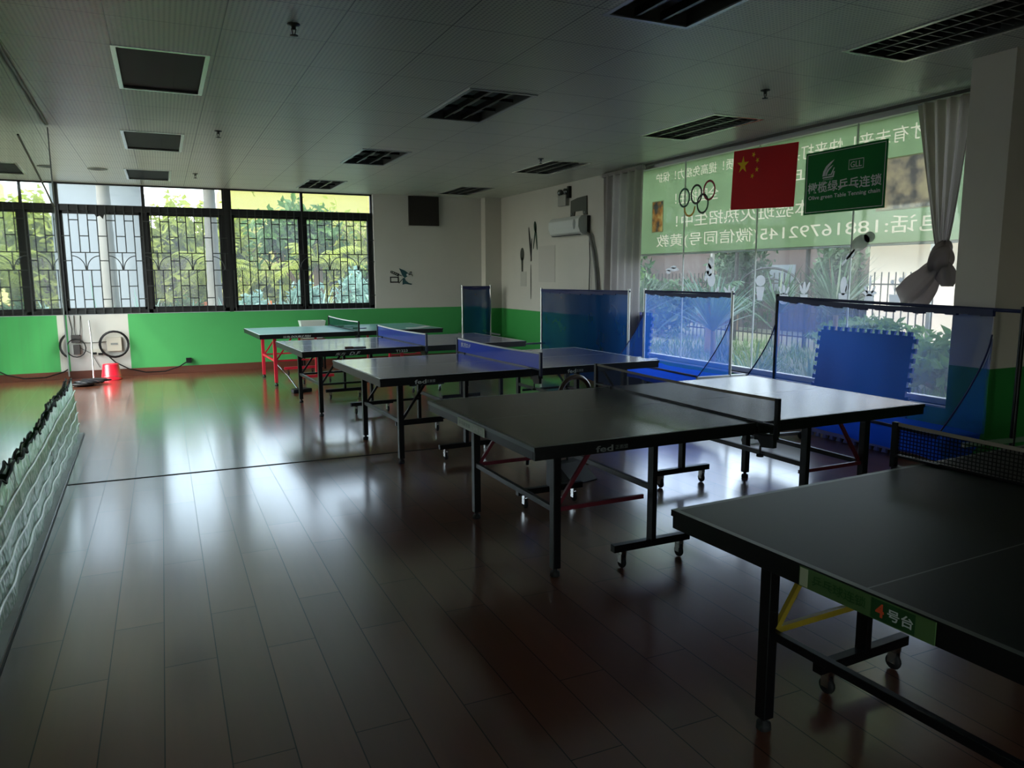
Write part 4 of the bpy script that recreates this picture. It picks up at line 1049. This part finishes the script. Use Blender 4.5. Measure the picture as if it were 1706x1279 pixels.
m = MB(); m.prism([(-.24, .1), (-.03, .13), (.24, .14), (.25, -.14), (.15, -.14), (.13, -.07), (-.12, -.07), (-.14, -.15), (-.25, -.15)], lambda a, c, d: (-d, -a, c), 0, .02); m.build('plate', mat('bracket_grey', '#3d4038', .6), bk)
m = MB()
for a in (-.2, .2): m.lathe([(.018, 0), (.018, .008), (.001, .01)], (-.03, -a, -.1), 10, axis='X')
m.build('screw_head', M_CHROME, bk)
def wall_deco(y, z, polys, mt, label, name='wall_sticker'):
    m = MB()
    for pl in polys: m.prism(pl, lambda a, c, d: (-d, -a, c), 0, .004)
    o = m.build(name, mt); o.location = (XR-.001, y, z); return tag(o, label, 'sticker' if name == 'wall_sticker' else 'paper')
GRD = mat('deco_dark_green', '#1d3a2a', .6)
wall_deco(11.78, 2.26, [ell(0, .12, .05, .1, rot=.2), ell(.04, -.05, .025, .22, rot=.15), ell(-.03, -.06, .02, .2, rot=-.25)], GRD, 'dark green dragonfly-shaped sticker on the right wall left of the air conditioner')
wall_deco(11.98, 2.1, [ell(0, 0, .03, .3, rot=.18), ell(.05, -.1, .02, .2, rot=-.1)], mat('deco_dark', '#20221f', .6), 'narrow dark feather-shaped sticker beside the green dragonfly sticker')
wall_deco(12.3, 1.83, [ell(0, .1, .08, .12), [(-.04, .05), (.04, .05), (.03, -.2), (-.03, -.2)]], mat('deco_olive', '#30352b', .6), 'small dark mushroom-shaped sticker on the right wall near the corner')
wall_deco(11.35, 1.75, [[(-.3, -.3), (.3, -.3), (.3, .3), (-.3, .3)]], mat('paper_grey', '#a8a59d', .7), 'grey paper sheet pinned on the right wall below the air conditioner', 'wall_paper_sheet')
wall_deco(12.25, 1.5, [[(-.12, -.13), (.12, -.13), (.12, .13), (-.12, .13)]], mat('paper_pale', '#a09f96', .7), 'small pale paper sheet under the mushroom sticker', 'wall_paper_sheet')
wall_deco(11.95, 1.45, [ell(0, 0, .015, .3)], mat('deco_dark2', '#23251f', .6), 'thin dark upright strip sticker on the right wall', )
cl = thing('socket_box', 'small socket plate on the pale patch of the far wall by the red bucket', 'socket', (-1.0, D, .40))
m = MB(); m.box(-.09, .09, -.02, 0, -.05, .05); m.build('plate', mat('socket_cream', '#b5b2a4', .5), cl, bevel=.003); m = MB(); m.box(-.07, .0, -.028, -.02, -.035, .0); m.box(.02, .085, -.04, -.02, -.045, -.01); m.build('plug', M_BLACK, cl)
sb = thing('router_box', 'cream box on the far wall circled by a coil of black cable', 'box', (-.745, D, .51))
m = MB(); m.box(-.105, .105, -.06, 0, -.1, .12); m.build('case', mat('socket_cream2', '#a8a496', .5), sb, bevel=.006)
m = MB(); m.box(-.05, .05, -.064, -.06, .0, .03); m.build('slot', M_DIM, sb)
cb = thing('cable', 'black cable coiled round the cream box and trailing to a plug along the far baseboard', 'cable', (-.745, D-.075, .5))
pts = [(.2*math.cos(a)*(1+.05*math.sin(a*.7)), -.012*math.sin(a*.5), .02+.2*math.sin(a)*(1+.04*math.cos(a*.6))) for a in [i*2*PI/24 for i in range(24*4)]]
m = MB(); m.tube(pts, .011, 6); m.build('coil', M_BLACK, cb)
m = MB(); m.tube([(-.15, 0, -.1), (0, .02, -.27), (.18, .02, -.38), (.42, .03, -.45), (.7, .03, -.45), (.92, .03, -.38), (1.05, .04, -.3)], .011, 6); m.build('trailing_lead', M_BLACK, cb)
m = MB(); m.box(1.02, 1.1, .0, .07, -.33, -.25); m.build('plug', M_BLACK, cb)
sw = thing('switch_box', 'small dark switch box with hanging wires on the far wall beside the mirror edge', 'switch', (-1.27, D, .58))
m = MB(); m.box(-.06, .06, -.05, 0, -.02, .1); m.box(-.04, .05, -.07, 0, -.2, -.05); m.build('box', mat('switch_dark', '#3b3633', .5), sw, bevel=.004)
m = MB()
for x, b2 in ((-.05, .02), (.0, -.03), (.06, .05)): m.tube([(x*1.4, -.012, .40), (x+b2*.3, -.02, .2), (x, -.03, .08)], .005, 5)
m.tube([(.13*math.cos(a), -.06, -.1+.14*math.sin(a)) for a in [i*PI/8 for i in range(17)]], .009, 5); m.tube([(.0, -.05, -.02), (.2, -.012, -.03), (.45, -.012, -.02)], .005, 5); m.tube([(.05, -.03, -.1), (.2, -.02, -.2), (.3, -.02, -.42)], .004, 5)
m.build('wires', M_BLACKR, sw)
# floor things at the far left
bu = thing('bucket', 'red plastic bucket standing upside down by the far wall', 'bucket', (-.80, 13.05, 0))
m = MB(); m.lathe([(.148, 0), (.15, .012), (.142, .014), (.112, .235), (.104, .245), (.001, .246)], n=32); m.build('body', mat('red_plastic', '#d81e34', .28, spec=.6, coat=.3), bu)
m = MB(); m.tube([(.147*math.cos(a), .147*math.sin(a)-.0, .02+.05*abs(math.sin(a))) for a in [PI+i*PI/12 for i in range(13)]], .004, 5); m.build('bail', M_CHROME, bu)
mp_ = thing('dust_mop', 'dust mop with thin pale handle and dark head standing by the far wall', 'mop', (-1.02, 12.75, 0))
m = MB(); m.tube([(.0, .02, .06), (-.03, .5, .62), (-.05, .6, .9)], .011, 8); m.build('handle', M_ALU, mp_)
m = MB(); m.box(-.17, .17, -.05, .05, .02, .06); m.build('head_plate', M_BLACK, mp_, bevel=.01)
blob('mop_fringe', (0, 0, .035), .1, .25, 5, mp_, mat('mop_dark', '#1d1b1c', .9), (2., .9, .34))
bg_ = blob('rubbish_bag', (0, 0, .045), .1, .3, 8, None, mat('bag_black', '#121113', .35), (1.7, 1.2, .42)); bg_.location = (-1.1, 12.45, 0)
tag(bg_, 'flat black plastic bag lying on the floor beside the dust mop', 'bag')
# white ball tub behind the far table
ct = thing('ball_tub', 'white tapered plastic tub with a dark mark, on a stool behind the far table', 'tub', (2.27, 13.1, .52))
m = MB()
def tubp(s_, z): return [(-.21*s_, -.13*s_, z), (.21*s_, -.13*s_, z), (.21*s_, .13*s_, z), (-.21*s_, .13*s_, z)]
m.add(tubp(.72, 0)+tubp(1, .3)+tubp(.95, .3)+tubp(.68, .01), [(0,3,2,1),(0,1,5,4),(1,2,6,5),(2,3,7,6),(3,0,4,7),(4,5,9,8),(5,6,10,9),(6,7,11,10),(7,4,8,11),(8,9,13,12),(9,10,14,13),(10,11,15,14),(11,8,12,15),(12,13,14,15)]); m.build('shell', mat('tub_white', '#c3cfc6', .4), ct)
m = MB(); m.prism([(0, .1), (.05, .155), (.045, .175), (.022, .178), (0, .16), (-.022, .178), (-.045, .175), (-.05, .155)], lambda a, c, d: (a+.02, -.117-d-(c-.1)*.12, c), 0, .004); m.build('mark', M_BLACK, ct)
stl = thing('stool', 'low dark stool under the white tub behind the far table', 'stool', (2.27, 13.1, 0))
m = MB(); m.box(-.2, .2, -.15, .15, .49, .52); m.build('seat', M_BROWN, stl, bevel=.004)
for x in (-.17, .17):
    for y in (-.12, .12): m = MB(); m.bar((x, y, 0), (x, y, .49), .03, .03); m.build('leg', M_BLACK, stl)
# bentwood chair between the tables
ch = thing('chair', 'bentwood-backed chair standing between the middle blue table and the next table', 'chair', (2.86, 5.36, 0), .25)
m = MB(); pts = [(-.19, -.16, .02), (-.18, -.17, .45), (-.17, -.2, .62)]+[(-.165*math.cos(a), -.21, .62+.15*math.sin(a)) for a in [i*PI/12 for i in range(1, 12)]]+[(.17, -.2, .62), (.18, -.17, .45), (.19, -.16, .02)]
m.tube(pts, .019, 10); m.build('back_frame', mat('bent_wood', '#54443a', .3, coat=.4), ch)
m = MB(); m.lathe([(.001, .44), (.2, .445), (.205, .455), (.2, .47), (.001, .475)], n=28); m.build('seat', mat('chair_seat', '#2a211c', .4), ch)
for x in (-.15, .15): m = MB(); m.tube([(x*1.15, .17, .012), (x, .13, .45)], .015, 8); m.build('leg', M_BLACK, ch)
m = MB(); m.lathe([(.165, .2), (.175, .2), (.175, .215), (.165, .215), (.165, .2)], n=24); m.build('ring_brace', M_BLACK, ch)
# under the tables
bg2 = thing('dustpan', 'black dustpan standing on the floor under the second table', 'dustpan', (2.80, 4.93, 0), .3)
m = MB(); m.add([(-.13, -.1, .0), (.13, -.1, .0), (.13, .1, .0), (-.13, .1, .0), (-.13, .06, .13), (.13, .06, .13), (.13, .1, .15), (-.13, .1, .15), (-.13, -.1, .01), (.13, -.1, .01)],
      [(0,3,2,1),(0,1,9,8),(3,7,6,2),(4,5,6,7),(0,8,4,7,3),(1,2,6,5,9),(8,9,5,4)]); m.build('scoop', mat('dustpan_black', '#151315', .5), bg2)
m = MB(); m.tube([(0, .09, .14), (0, .12, .3), (0, .13, .42)], .011, 8); m.build('handle', M_BLACK, bg2)
br_ = thing('broom', 'black broom lying on the floor under the table second from the far wall', 'broom', (1.62, 10.45, 0), .35)
m = MB(); m.prism([(-.14, .03), (.14, .03), (.11, .16), (.03, .2), (-.03, .2), (-.11, .16)], lambda a, c, d: (a, c-.1, d), .002, .05); m.build('brush_head', mat('broom_black', '#131416', .7), br_, bevel=.01)
m = MB(); m.tube([(0, .08, .04), (.1, .5, .16), (.16, .95, .3)], .011, 8); m.build('handle', M_CHROME, br_)

# ------------------------------------------------------------------ the garden outside
rng = np.random.default_rng(7)
def leafm(name, col, tr=.5, var=.35, vs=1.5, rough=.5): return mat(name, col, rough, var=var, vscale=vs, trans=tr)
LEAF_Y = leafm('leaf_yellow_green', '#8f9a3a'); LEAF_G = leafm('leaf_green', '#4a6e30'); LEAF_D = leafm('leaf_dark_green', '#294a2b', .35)
LEAF_H = leafm('leaf_hazy_blue_green', '#8fb3a4', .4)  # lightened blue-green leaf; pale haze is put into the colour
LEAF_B = leafm('leaf_blue_green', '#4f7462', .35); LEAF_P = leafm('leaf_pale', '#78866a', .35)
BARK = mat('bark_grey', '#6a6964', .8, var=.2, vscale=8, bump=.3); BARKB = mat('bark_brown', '#6b5743', .85, var=.2, vscale=8)
def raw(name, v, f, m, parent=None):
    me = bpy.data.meshes.new(name); me.from_pydata(np.asarray(v).reshape(-1, 3).tolist(), [], f); me.materials.append(m)
    o = bpy.data.objects.new(name, me); C.objects.link(o)
    if parent: o.parent = parent
    return o
def leaves(n, rad, size, seed, shell=.55, asp=.42):
    """n folded leaves spread through an ellipsoid of half axes rad"""
    r = np.random.default_rng(seed)
    d = r.normal(size=(n, 3)); d /= np.linalg.norm(d, axis=1, keepdims=True)
    rr = (shell+(1-shell)*r.random((n, 1)))*(.75+.25*np.sin(d[:, :1]*5+seed)*np.cos(d[:, 2:]*6+d[:, 1:2]*4))
    c = d*rr*np.array(rad)
    a = r.normal(size=(n, 3)); a[:, 2] -= .4; a /= np.linalg.norm(a, axis=1, keepdims=True)
    b_ = np.cross(a, r.normal(size=(n, 3))); b_ /= np.linalg.norm(b_, axis=1, keepdims=True); nn = np.cross(a, b_)
    s = size*(.6+.8*r.random((n, 1)))
    v = np.stack([c-a*s, c+b_*s*asp+nn*s*.1, c+a*s, c-b_*s*asp+nn*s*.1], 1)
    return v, [(4*i, 4*i+1, 4*i+2, 4*i+3) for i in range(n)]
def blades(n, h, wd, spread, seed, droop=.5, base=(0, 0, 0), segs=5):
    """strap leaves arching from one point"""
    r = np.random.default_rng(seed); V = []; Fc = []
    for i in range(n):
        az = r.random()*2*PI; el = r.uniform(.15, 1)**.7; hh = h*r.uniform(.65, 1.1); sp_ = spread*r.uniform(.4, 1.1)*(1.3-el*.6)
        dr = droop*r.uniform(.5, 1.3); o = len(V)
        for k in range(segs+1):
            t = k/segs; rad = sp_*t; z = hh*(el+.2)*(t-dr*t*t*.75)
            wv = wd*(1-t**2.2)*.5+.001; ca, sa = math.cos(az), math.sin(az)
            V.append((base[0]+rad*ca-sa*wv, base[1]+rad*sa+ca*wv, base[2]+z)); V.append((base[0]+rad*ca+sa*wv, base[1]+rad*sa-ca*wv, base[2]+z))
        for k in range(segs): a = o+2*k; Fc.append((a, a+1, a+3, a+2))
    return np.array(V), Fc
def fronds(n, ln, seed, droop=1., leaflet=.45, base=(0, 0, 0)):
    r = np.random.default_rng(seed); V = []; Fc = []
    for i in range(n):
        az = 2*PI*i/n+r.uniform(-.25, .25); el = r.uniform(-.1, 1.15); l_ = ln*r.uniform(.8, 1.1)
        ns = 22; prev = None
        for k in range(1, ns+1):
            t = k/ns; rad = l_*math.cos(el)*t*(1-.12*t); z = l_*(math.sin(el)*t-droop*.55*t*t)
            p = np.array((base[0]+rad*math.cos(az), base[1]+rad*math.sin(az), base[2]+z))
            side = np.array((-math.sin(az), math.cos(az), 0)); out = np.array((math.cos(az), math.sin(az), 0))
            ll = leaflet*l_*.5*math.sin(PI*min(1, .12+t*.86))*r.uniform(.8, 1.1)
            for s in (-1, 1):
                tip = p+side*s*ll*.8+out*ll*.5+np.array((0, 0, -ll*r.uniform(.25, .6)))
                o = len(V); wv = out*.028*l_/1.5
                V += [p-wv, p+wv, tip]; Fc.append((o, o+1, o+2))
            if prev is not None:
                o = len(V); wv = side*.012; V += [prev-wv, prev+wv, p+wv, p-wv]; Fc.append((o, o+1, o+2, o+3))
            prev = p
    return np.array(V), Fc
def palm(name, label, x, y, h, r, nf, ln, seed, leaf, bark, cat='palm', lean=0.):
    t = thing(name, label, cat, (x, y, -.15), 0, 'palms in the garden')
    m = MB(); n = 26; pts = [(lean*(k/n)**1.5, 0, h*k/n) for k in range(n+1)]
    m.tube(pts, [r*(1.25-.45*k/n)*(1+.05*(k % 2)) for k in range(n+1)], 12); m.build('trunk', bark, t)
    v, f = fronds(nf, ln, seed, base=(lean, 0, h)); raw('fronds', v, f, leaf, t)
    return t
def bush(name, label, x, y, z, rad, n, size, seed, leaf, cat='shrub', group='shrubs in the garden', asp=.42, stem=True):
    t = thing(name, label, cat, (x, y, -.15), 0, group)
    v, f = leaves(n, rad, size, seed, asp=asp); o = raw('foliage', v, f, leaf, t); o.location = (0, 0, z+.15)
    if stem:
        m = MB(); r = random.Random(seed)
        for _ in range(5): m.tube([(0, 0, 0), (rad[0]*r.uniform(-.3, .3), rad[1]*r.uniform(-.3, .3), z*.6), (rad[0]*r.uniform(-.7, .7), rad[1]*r.uniform(-.7, .7), z+rad[2]*.5)], [.03, .022, .01], 6)
        m.build('stems', BARKB, t)
    return t
def strap(name, label, x, y, n, h, wd, spread, seed, leaf, droop=.5, group='strap-leaved plants in the garden', z=-.15, cat='plant', dup_of=None):
    t = thing(name, label, cat, (x, y, z), 0, group)
    v, f = blades(n, h, wd, spread, seed, droop); raw('leaves', v, f, leaf, t); return t
# ground and far structures
b = MB(); b.box(-25, 45, D+.24, 50, -.3, -.15); b.box(-25, -1.8, -12, D+.24, -.3, -.15); b.box(6.15, 45, -12, D+.24, -.3, -.15); b.box(-1.8, 6.15, -12, -3.4, -.3, -.15)
struct(b.build('ground', mat('garden_soil', '#5f6450', .9, var=.35, vscale=1.2)))
def building(name, label, boxes, m_, wins=(), wm=None, extra=None):
    x0, x1, y0, y1, z0, z1 = boxes
    t = thing(name, label, 'building', ((x0+x1)/2, (y0+y1)/2, z0))
    a, c = (x1-x0)/2, (y1-y0)/2
    m = MB(); m.box(-a, a, -c, c, 0, z1-z0); m.build('walls', m_, t)
    for (fx, u0, u1, w0, w1) in wins:
        m = MB()
        if fx == 'y': m.box(u0, u1, -c-.03, -c+.03, w0, w1)
        else: m.box(-a-.03, -a+.03, u0, u1, w0, w1)
        m.build('window', wm or mat('far_window', '#5c6870', .2), t)
    return t
M_WH = mat('white_tiles', '#7f878e', .5, var=.06, vscale=3)
building('annex_building', 'bluish white tiled building beyond the far window nearest the mirror', (-9, -.27, 18.5, 22, -.15, 3.6), M_WH, [('y', 1.0, 2.4, 2.3, 3.0)])
building('yellow_house', 'yellow rendered house behind the trees beyond the far window', (2.5, 12, 32, 38, -.15, 5.3), mat('yellow_render', '#8f8a48', .7, var=.06), [('y', -2.2, -1.0, 2.0, 3.4)])
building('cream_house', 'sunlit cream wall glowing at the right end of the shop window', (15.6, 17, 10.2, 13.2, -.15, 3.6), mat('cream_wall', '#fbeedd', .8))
building('brown_outbuilding', 'dull brown outbuilding behind the fence beyond the shop window', (17.2, 19, 13.3, 27, -.15, 2.7), mat('brown_render', '#3a3230', .8, var=.1), [('x', -3, -1.5, 1.0, 2.0)])
building('side_house', 'pale house behind the undergrowth beyond the spiky plants', (17.5, 20, 27.2, 40, -.15, 4.5), mat('pale_render', '#55564f', .8))
# wire fence of the annex and iron fence with an arch on the right
fn = thing('iron_fence', 'black iron bar fence with an arched gate beyond the shop window', 'fence', (13.6, 15, -.15))
m = MB()
for k in range(58): m.bar((0, -5+k*.17, 0), (0, -5+k*.17, 1.75), .018, .018)
m.build('bar', M_BLACK, fn)
m = MB(); m.bar((0, -5.1, .25), (0, 4.9, .25), .03, .03); m.bar((0, -5.1, 1.5), (0, 4.9, 1.5), .03, .03); m.build('rail', M_BLACK, fn)
m = MB(); m.tube([(-.02, 1.1*math.cos(a)-.6, 1.25+.62*math.sin(a)) for a in [i*PI/16 for i in range(17)]], .03, 6); m.tube([(-.02, .7*math.cos(a)-.6, 1.25+.36*math.sin(a)) for a in [i*PI/16 for i in range(17)]], .02, 6); m.build('arch', M_BLACK, fn)
for y in (-1.8, .6): m = MB(); m.bar((0, y, 0), (0, y, 3.0), .07, .07); m.build('post', M_BLACK, fn)
pg = thing('pergola', 'low pale lattice canopy across the top of the view through the shop window', 'pergola', (14.2, 14, 0))
m = MB()
for k in range(24): m.bar((0, -3.6+k*.3, 2.22), (0, -3.6+k*.3, 2.5), .02, .02)
for z in (2.22, 2.32, 2.42, 2.5): m.bar((0, -3.6, z), (0, 3.4, z), .02, .02)
m.build('lattice', mat('lattice_grey', '#5f5c5c', .6), pg)
m = MB(); m.box(-.1, 1.2, -4.4, 4.0, 2.55, 2.75); m.build('canopy', mat('canopy_pale', '#b59a80', .7), pg)
for y in (-3.5, 3.3): m = MB(); m.bar((0, y, -.15), (0, y, 2.55), .08, .08); m.build('post', M_DIM, pg)
# palms and trees beyond the far window
palm('palm_tree', 'tall grey-trunked palm before the white building beyond the far window', -.95, 17.2, 4.4, .13, 14, 1.7, 3, LEAF_G, BARK)
palm('palm_tree', 'ringed grey palm trunk beyond the second far window pane', 1.02, 17.6, 4.3, .13, 14, 1.8, 5, LEAF_Y, BARK)
palm('palm_tree', 'short yellow-green feather palm beyond the second far window pane', 1.35, 22.3, 1.9, .14, 18, 1.8, 8, LEAF_Y, BARKB)
palm('palm_tree', 'feather palm beyond the third far window pane', 3.9, 21.2, 2.0, .14, 18, 2.0, 11, LEAF_Y, BARKB)
palm('palm_tree', 'feather palm far behind the last far window pane', 7.0, 21.2, 2.4, .14, 16, 2.1, 12, LEAF_Y, BARKB)
def tree(label, x, y, h, rad, n, size, seed, leaf, bark=BARKB):
    t = thing('garden_tree', label, 'tree', (x, y, -.15), 0, 'broad-leaved trees in the garden')
    v, f = leaves(n, rad, size, seed, .35); o = raw('foliage', v, f, leaf, t); o.location = (0, 0, h)
    m = MB(); r = random.Random(seed); m.tube([(0, 0, 0), (.05, 0, h*.5), (0, .05, h*.8)], [.11, .09, .05], 8)
    for _ in range(9):
        a = r.uniform(0, 6.28); q = r.uniform(.4, .95); m.tube([(0, 0, h*.45), (rad[0]*.35*math.cos(a), rad[1]*.35*math.sin(a), h*.75), (rad[0]*q*math.cos(a), rad[1]*q*math.sin(a), h+rad[2]*r.uniform(-.5, .5))], [.045, .03, .008], 5)
    m.build('trunk', bark, t); return t
tree('green tree with bare lower branches beyond the third far window pane', 3.9, 24.2, 2.9, (1.9, 1.2, 1.35), 1500, .16, 21, LEAF_G)
tree('yellow-green tree with dark twigs beyond the last far window pane', 7.0, 24.4, 2.9, (1.9, 1.2, 1.3), 1700, .15, 22, LEAF_Y)
tree('dense tree far behind the ringed palm trunk', 2.0, 28.4, 2.7, (1.9, 1.3, 1.9), 1800, .17, 23, LEAF_Y)
tree('large yellow-green tree closing the garden behind the last far window pane', 9.4, 28.6, 2.6, (1.9, 1.3, 2.0), 2300, .18, 24, LEAF_Y)
tree('tree behind the short feather palm between the white building and the yellow house', -1.6, 27.5, 2.7, (1.5, 1.5, 2.0), 1700, .18, 25, LEAF_Y)
tree('bright tree filling the gap behind the ringed palm trunk', .3, 24.2, 2.2, (1.5, 1.0, 2.2), 1900, .16, 26, LEAF_Y)
tree('tall yellow-green tree behind the third window mullion', 5.7, 28.0, 2.4, (1.5, 1.0, 2.2), 1900, .16, 27, LEAF_Y)
tree('yellow-green tree left beside the white building', -2.2, 24.5, 2.2, (1.3, 1.0, 2.1), 1500, .16, 28, LEAF_G)
tree('yellow-green tree far right behind the bare-branched tree', 9.4, 23.0, 2.2, (1.4, 1.0, 2.1), 1700, .16, 29, LEAF_Y)
# low planting right behind the far window
k = 0
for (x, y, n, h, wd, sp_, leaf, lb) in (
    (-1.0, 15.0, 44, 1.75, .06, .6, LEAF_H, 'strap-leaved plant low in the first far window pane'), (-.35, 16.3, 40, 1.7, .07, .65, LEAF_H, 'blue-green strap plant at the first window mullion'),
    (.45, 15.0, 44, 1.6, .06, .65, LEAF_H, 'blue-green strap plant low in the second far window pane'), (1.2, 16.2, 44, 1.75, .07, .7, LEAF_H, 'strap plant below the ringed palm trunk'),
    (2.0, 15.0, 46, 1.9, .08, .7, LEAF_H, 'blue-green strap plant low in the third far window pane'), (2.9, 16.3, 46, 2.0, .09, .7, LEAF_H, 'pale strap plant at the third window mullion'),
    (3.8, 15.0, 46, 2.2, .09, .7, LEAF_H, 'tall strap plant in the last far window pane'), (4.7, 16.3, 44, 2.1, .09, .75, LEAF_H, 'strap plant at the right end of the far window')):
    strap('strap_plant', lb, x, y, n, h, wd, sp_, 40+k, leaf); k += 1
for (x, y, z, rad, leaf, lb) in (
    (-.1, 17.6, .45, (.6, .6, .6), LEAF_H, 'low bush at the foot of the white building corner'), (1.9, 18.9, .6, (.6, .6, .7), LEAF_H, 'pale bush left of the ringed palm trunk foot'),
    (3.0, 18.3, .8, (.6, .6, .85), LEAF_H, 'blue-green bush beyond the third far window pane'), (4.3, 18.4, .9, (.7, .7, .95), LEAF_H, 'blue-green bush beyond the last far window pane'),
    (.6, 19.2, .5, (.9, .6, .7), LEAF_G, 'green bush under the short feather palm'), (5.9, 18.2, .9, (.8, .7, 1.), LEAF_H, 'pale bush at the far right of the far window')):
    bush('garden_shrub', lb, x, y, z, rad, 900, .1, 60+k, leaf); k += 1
for (x, y, z, rad, leaf, lb) in ((3.4, 26.4, 1.0, (1.7, .6, 1.2), LEAF_Y, 'yellow-green bush under the tree beyond the third far window pane'), (6.9, 26.6, 1.1, (1.6, .6, 1.3), LEAF_G, 'green bush under the tree beyond the last far window pane'),
                             (.9, 26.3, 1.0, (.7, .5, 1.2), LEAF_Y, 'yellow-green bush far behind the ringed palm trunk'), (-.6, 25.9, 1.0, (.7, .5, 1.2), LEAF_G, 'green bush far back at the white building corner')):
    bush('garden_shrub', lb, x, y, z, rad, 1100, .16, 90+k, leaf); k += 1
ob = thing('garden_bench', 'orange-red bench glimpsed beyond the second far window pane', 'bench', (1.6, 19.9, -.15))
m = MB(); m.box(-.9, .9, -.2, .2, .42, .48); m.build('seat', mat('orange_paint', '#d8743a', .5), ob); m = MB(); m.box(-.9, .9, .16, .22, .7, 1.1); m.build('backrest', mat('orange_paint', '#d8743a', .5), ob)
for x in (-.75, .75): m = MB(); m.bar((x, 0, 0), (x, 0, .42), .06, .3); m.build('leg', M_BLACK, ob); m = MB(); m.bar((x, .19, .4), (x, .19, .75), .05, .05); m.build('upright', M_BLACK, ob)
# right garden: dracaenas, strap plants, undergrowth
def dracaena(label, x, y, h, n, ln, seed, leaf):
    t = thing('dracaena', label, 'plant', (x, y, -.15), 0, 'spiky plants beyond the shop window')
    m = MB(); m.tube([(0, 0, 0), (.03, .02, h*.6), (0, 0, h)], [.06, .045, .04], 8); m.build('trunk', BARKB, t)
    v, f = blades(n, ln, .045, ln*.85, seed, .35, (0, 0, h)); raw('leaves', v, f, leaf, t); return t
dracaena('large spiky plant straight beyond the second pane of the shop window', 8.6, 10.4, .75, 90, 1.25, 81, LEAF_B)
dracaena('spiky plant beyond the pane beside the pale grey curtain', 8.4, 12.4, .9, 80, 1.1, 82, LEAF_D)
dracaena('dark spiky plant before the brown outbuilding', 10.6, 9.6, 1.0, 90, 1.2, 83, LEAF_D)
dracaena('spiky plant farther back by the iron gate', 11.6, 12.0, .9, 70, 1.1, 84, LEAF_D)
palm('arching_palm', 'low palm with drooping fronds before the arched gate', 11.0, 13.4, 1.1, .1, 14, 1.6, 87, LEAF_D, BARKB)
tree('dark dense tree before the brown outbuilding behind the arched gate', 15.9, 18.2, 1.6, (.7, 1.9, 1.8), 2000, .13, 31, LEAF_D)
tree('dark tree behind the iron fence left of the sunlit cream wall', 16.45, 14.9, 1.5, (.55, 1.1, 1.6), 1500, .12, 32, LEAF_D)
tree('dark tree behind the curtain side of the garden fence', 15.8, 24.4, 1.8, (.8, 2.2, 2.0), 2000, .13, 33, LEAF_D)
k = 0; r = random.Random(5)
GR = [(6.95, 9.1), (7.3, 8.2), (6.95, 7.5), (7.7, 9.4), (7.9, 8.6), (7.5, 7.1), (6.9, 6.7), (8.3, 7.9), (8.0, 10.6), (8.8, 9.3), (7.2, 6.0), (8.2, 6.9), (9.2, 8.5)]
WH = ['nearest the curtain foot', 'behind the bright blue net', 'left of the second window seam', 'far behind the bright blue net', 'before the large spiky plant', 'right of the second window seam', 'low between the two nearest catch nets', 'behind the gap between the catch nets', 'beside the large spiky plant foot', 'on the lawn before the iron gate', 'behind the nearest foam mat', 'behind the nearest catch net', 'on the lawn far behind the nearest catch net']
for (x, y), wd in zip(GR, WH):
    strap('strap_plant', 'arching strap-leaved plant outside the shop window, '+wd, x, y, 46, r.uniform(.8, 1.1), .045, r.uniform(.6, .85), 100+k, [LEAF_G, LEAF_B, LEAF_P][k % 3], .85); k += 1
for (x, y, z, rad, leaf, lb) in ((12.6, 17.5, .7, (.9, 2.2, 1.0), LEAF_D, 'dark hedge bush left of the arched gate'), (8.9, 16.2, .8, (.9, 1.2, 1.1), LEAF_D, 'dark bush behind the pane beside the curtain'),
                             (12.8, 10.8, .3, (.7, 1.6, .5), LEAF_G, 'low green bush before the sunlit cream wall'), (10.2, 7.2, .3, (1.0, 1.2, .45), LEAF_G, 'low green bush behind the right end of the shop window'), (14.6, 21.5, .8, (.5, 1.6, 1.1), LEAF_G, 'green bush before the pale house')):
    bush('garden_shrub', lb, x, y, z, rad, 1500, .11, 160+k, leaf); k += 1
n = 5200; r_ = np.random.default_rng(99)
P0 = np.stack([r_.uniform(6.4, 13.4, n), r_.uniform(3.0, 16, n), np.full(n, -.15)], 1); V = []; Fc = []
az = r_.uniform(0, 2*PI, n); hh = r_.uniform(.1, .34, n); sp_ = r_.uniform(.05, .2, n)
for i in range(n):
    ca, sa = math.cos(az[i]), math.sin(az[i]); p = P0[i]; o = len(V); wv = .012
    V += [(p[0]-sa*wv, p[1]+ca*wv, p[2]), (p[0]+sa*wv, p[1]-ca*wv, p[2]), (p[0]+ca*sp_[i], p[1]+sa*sp_[i], p[2]+hh[i])]; Fc.append((o, o+1, o+2))
g = raw('grass', V, Fc, LEAF_G); tag(g, 'short uneven grass covering the garden outside the shop window', 'grass', None, 'stuff')
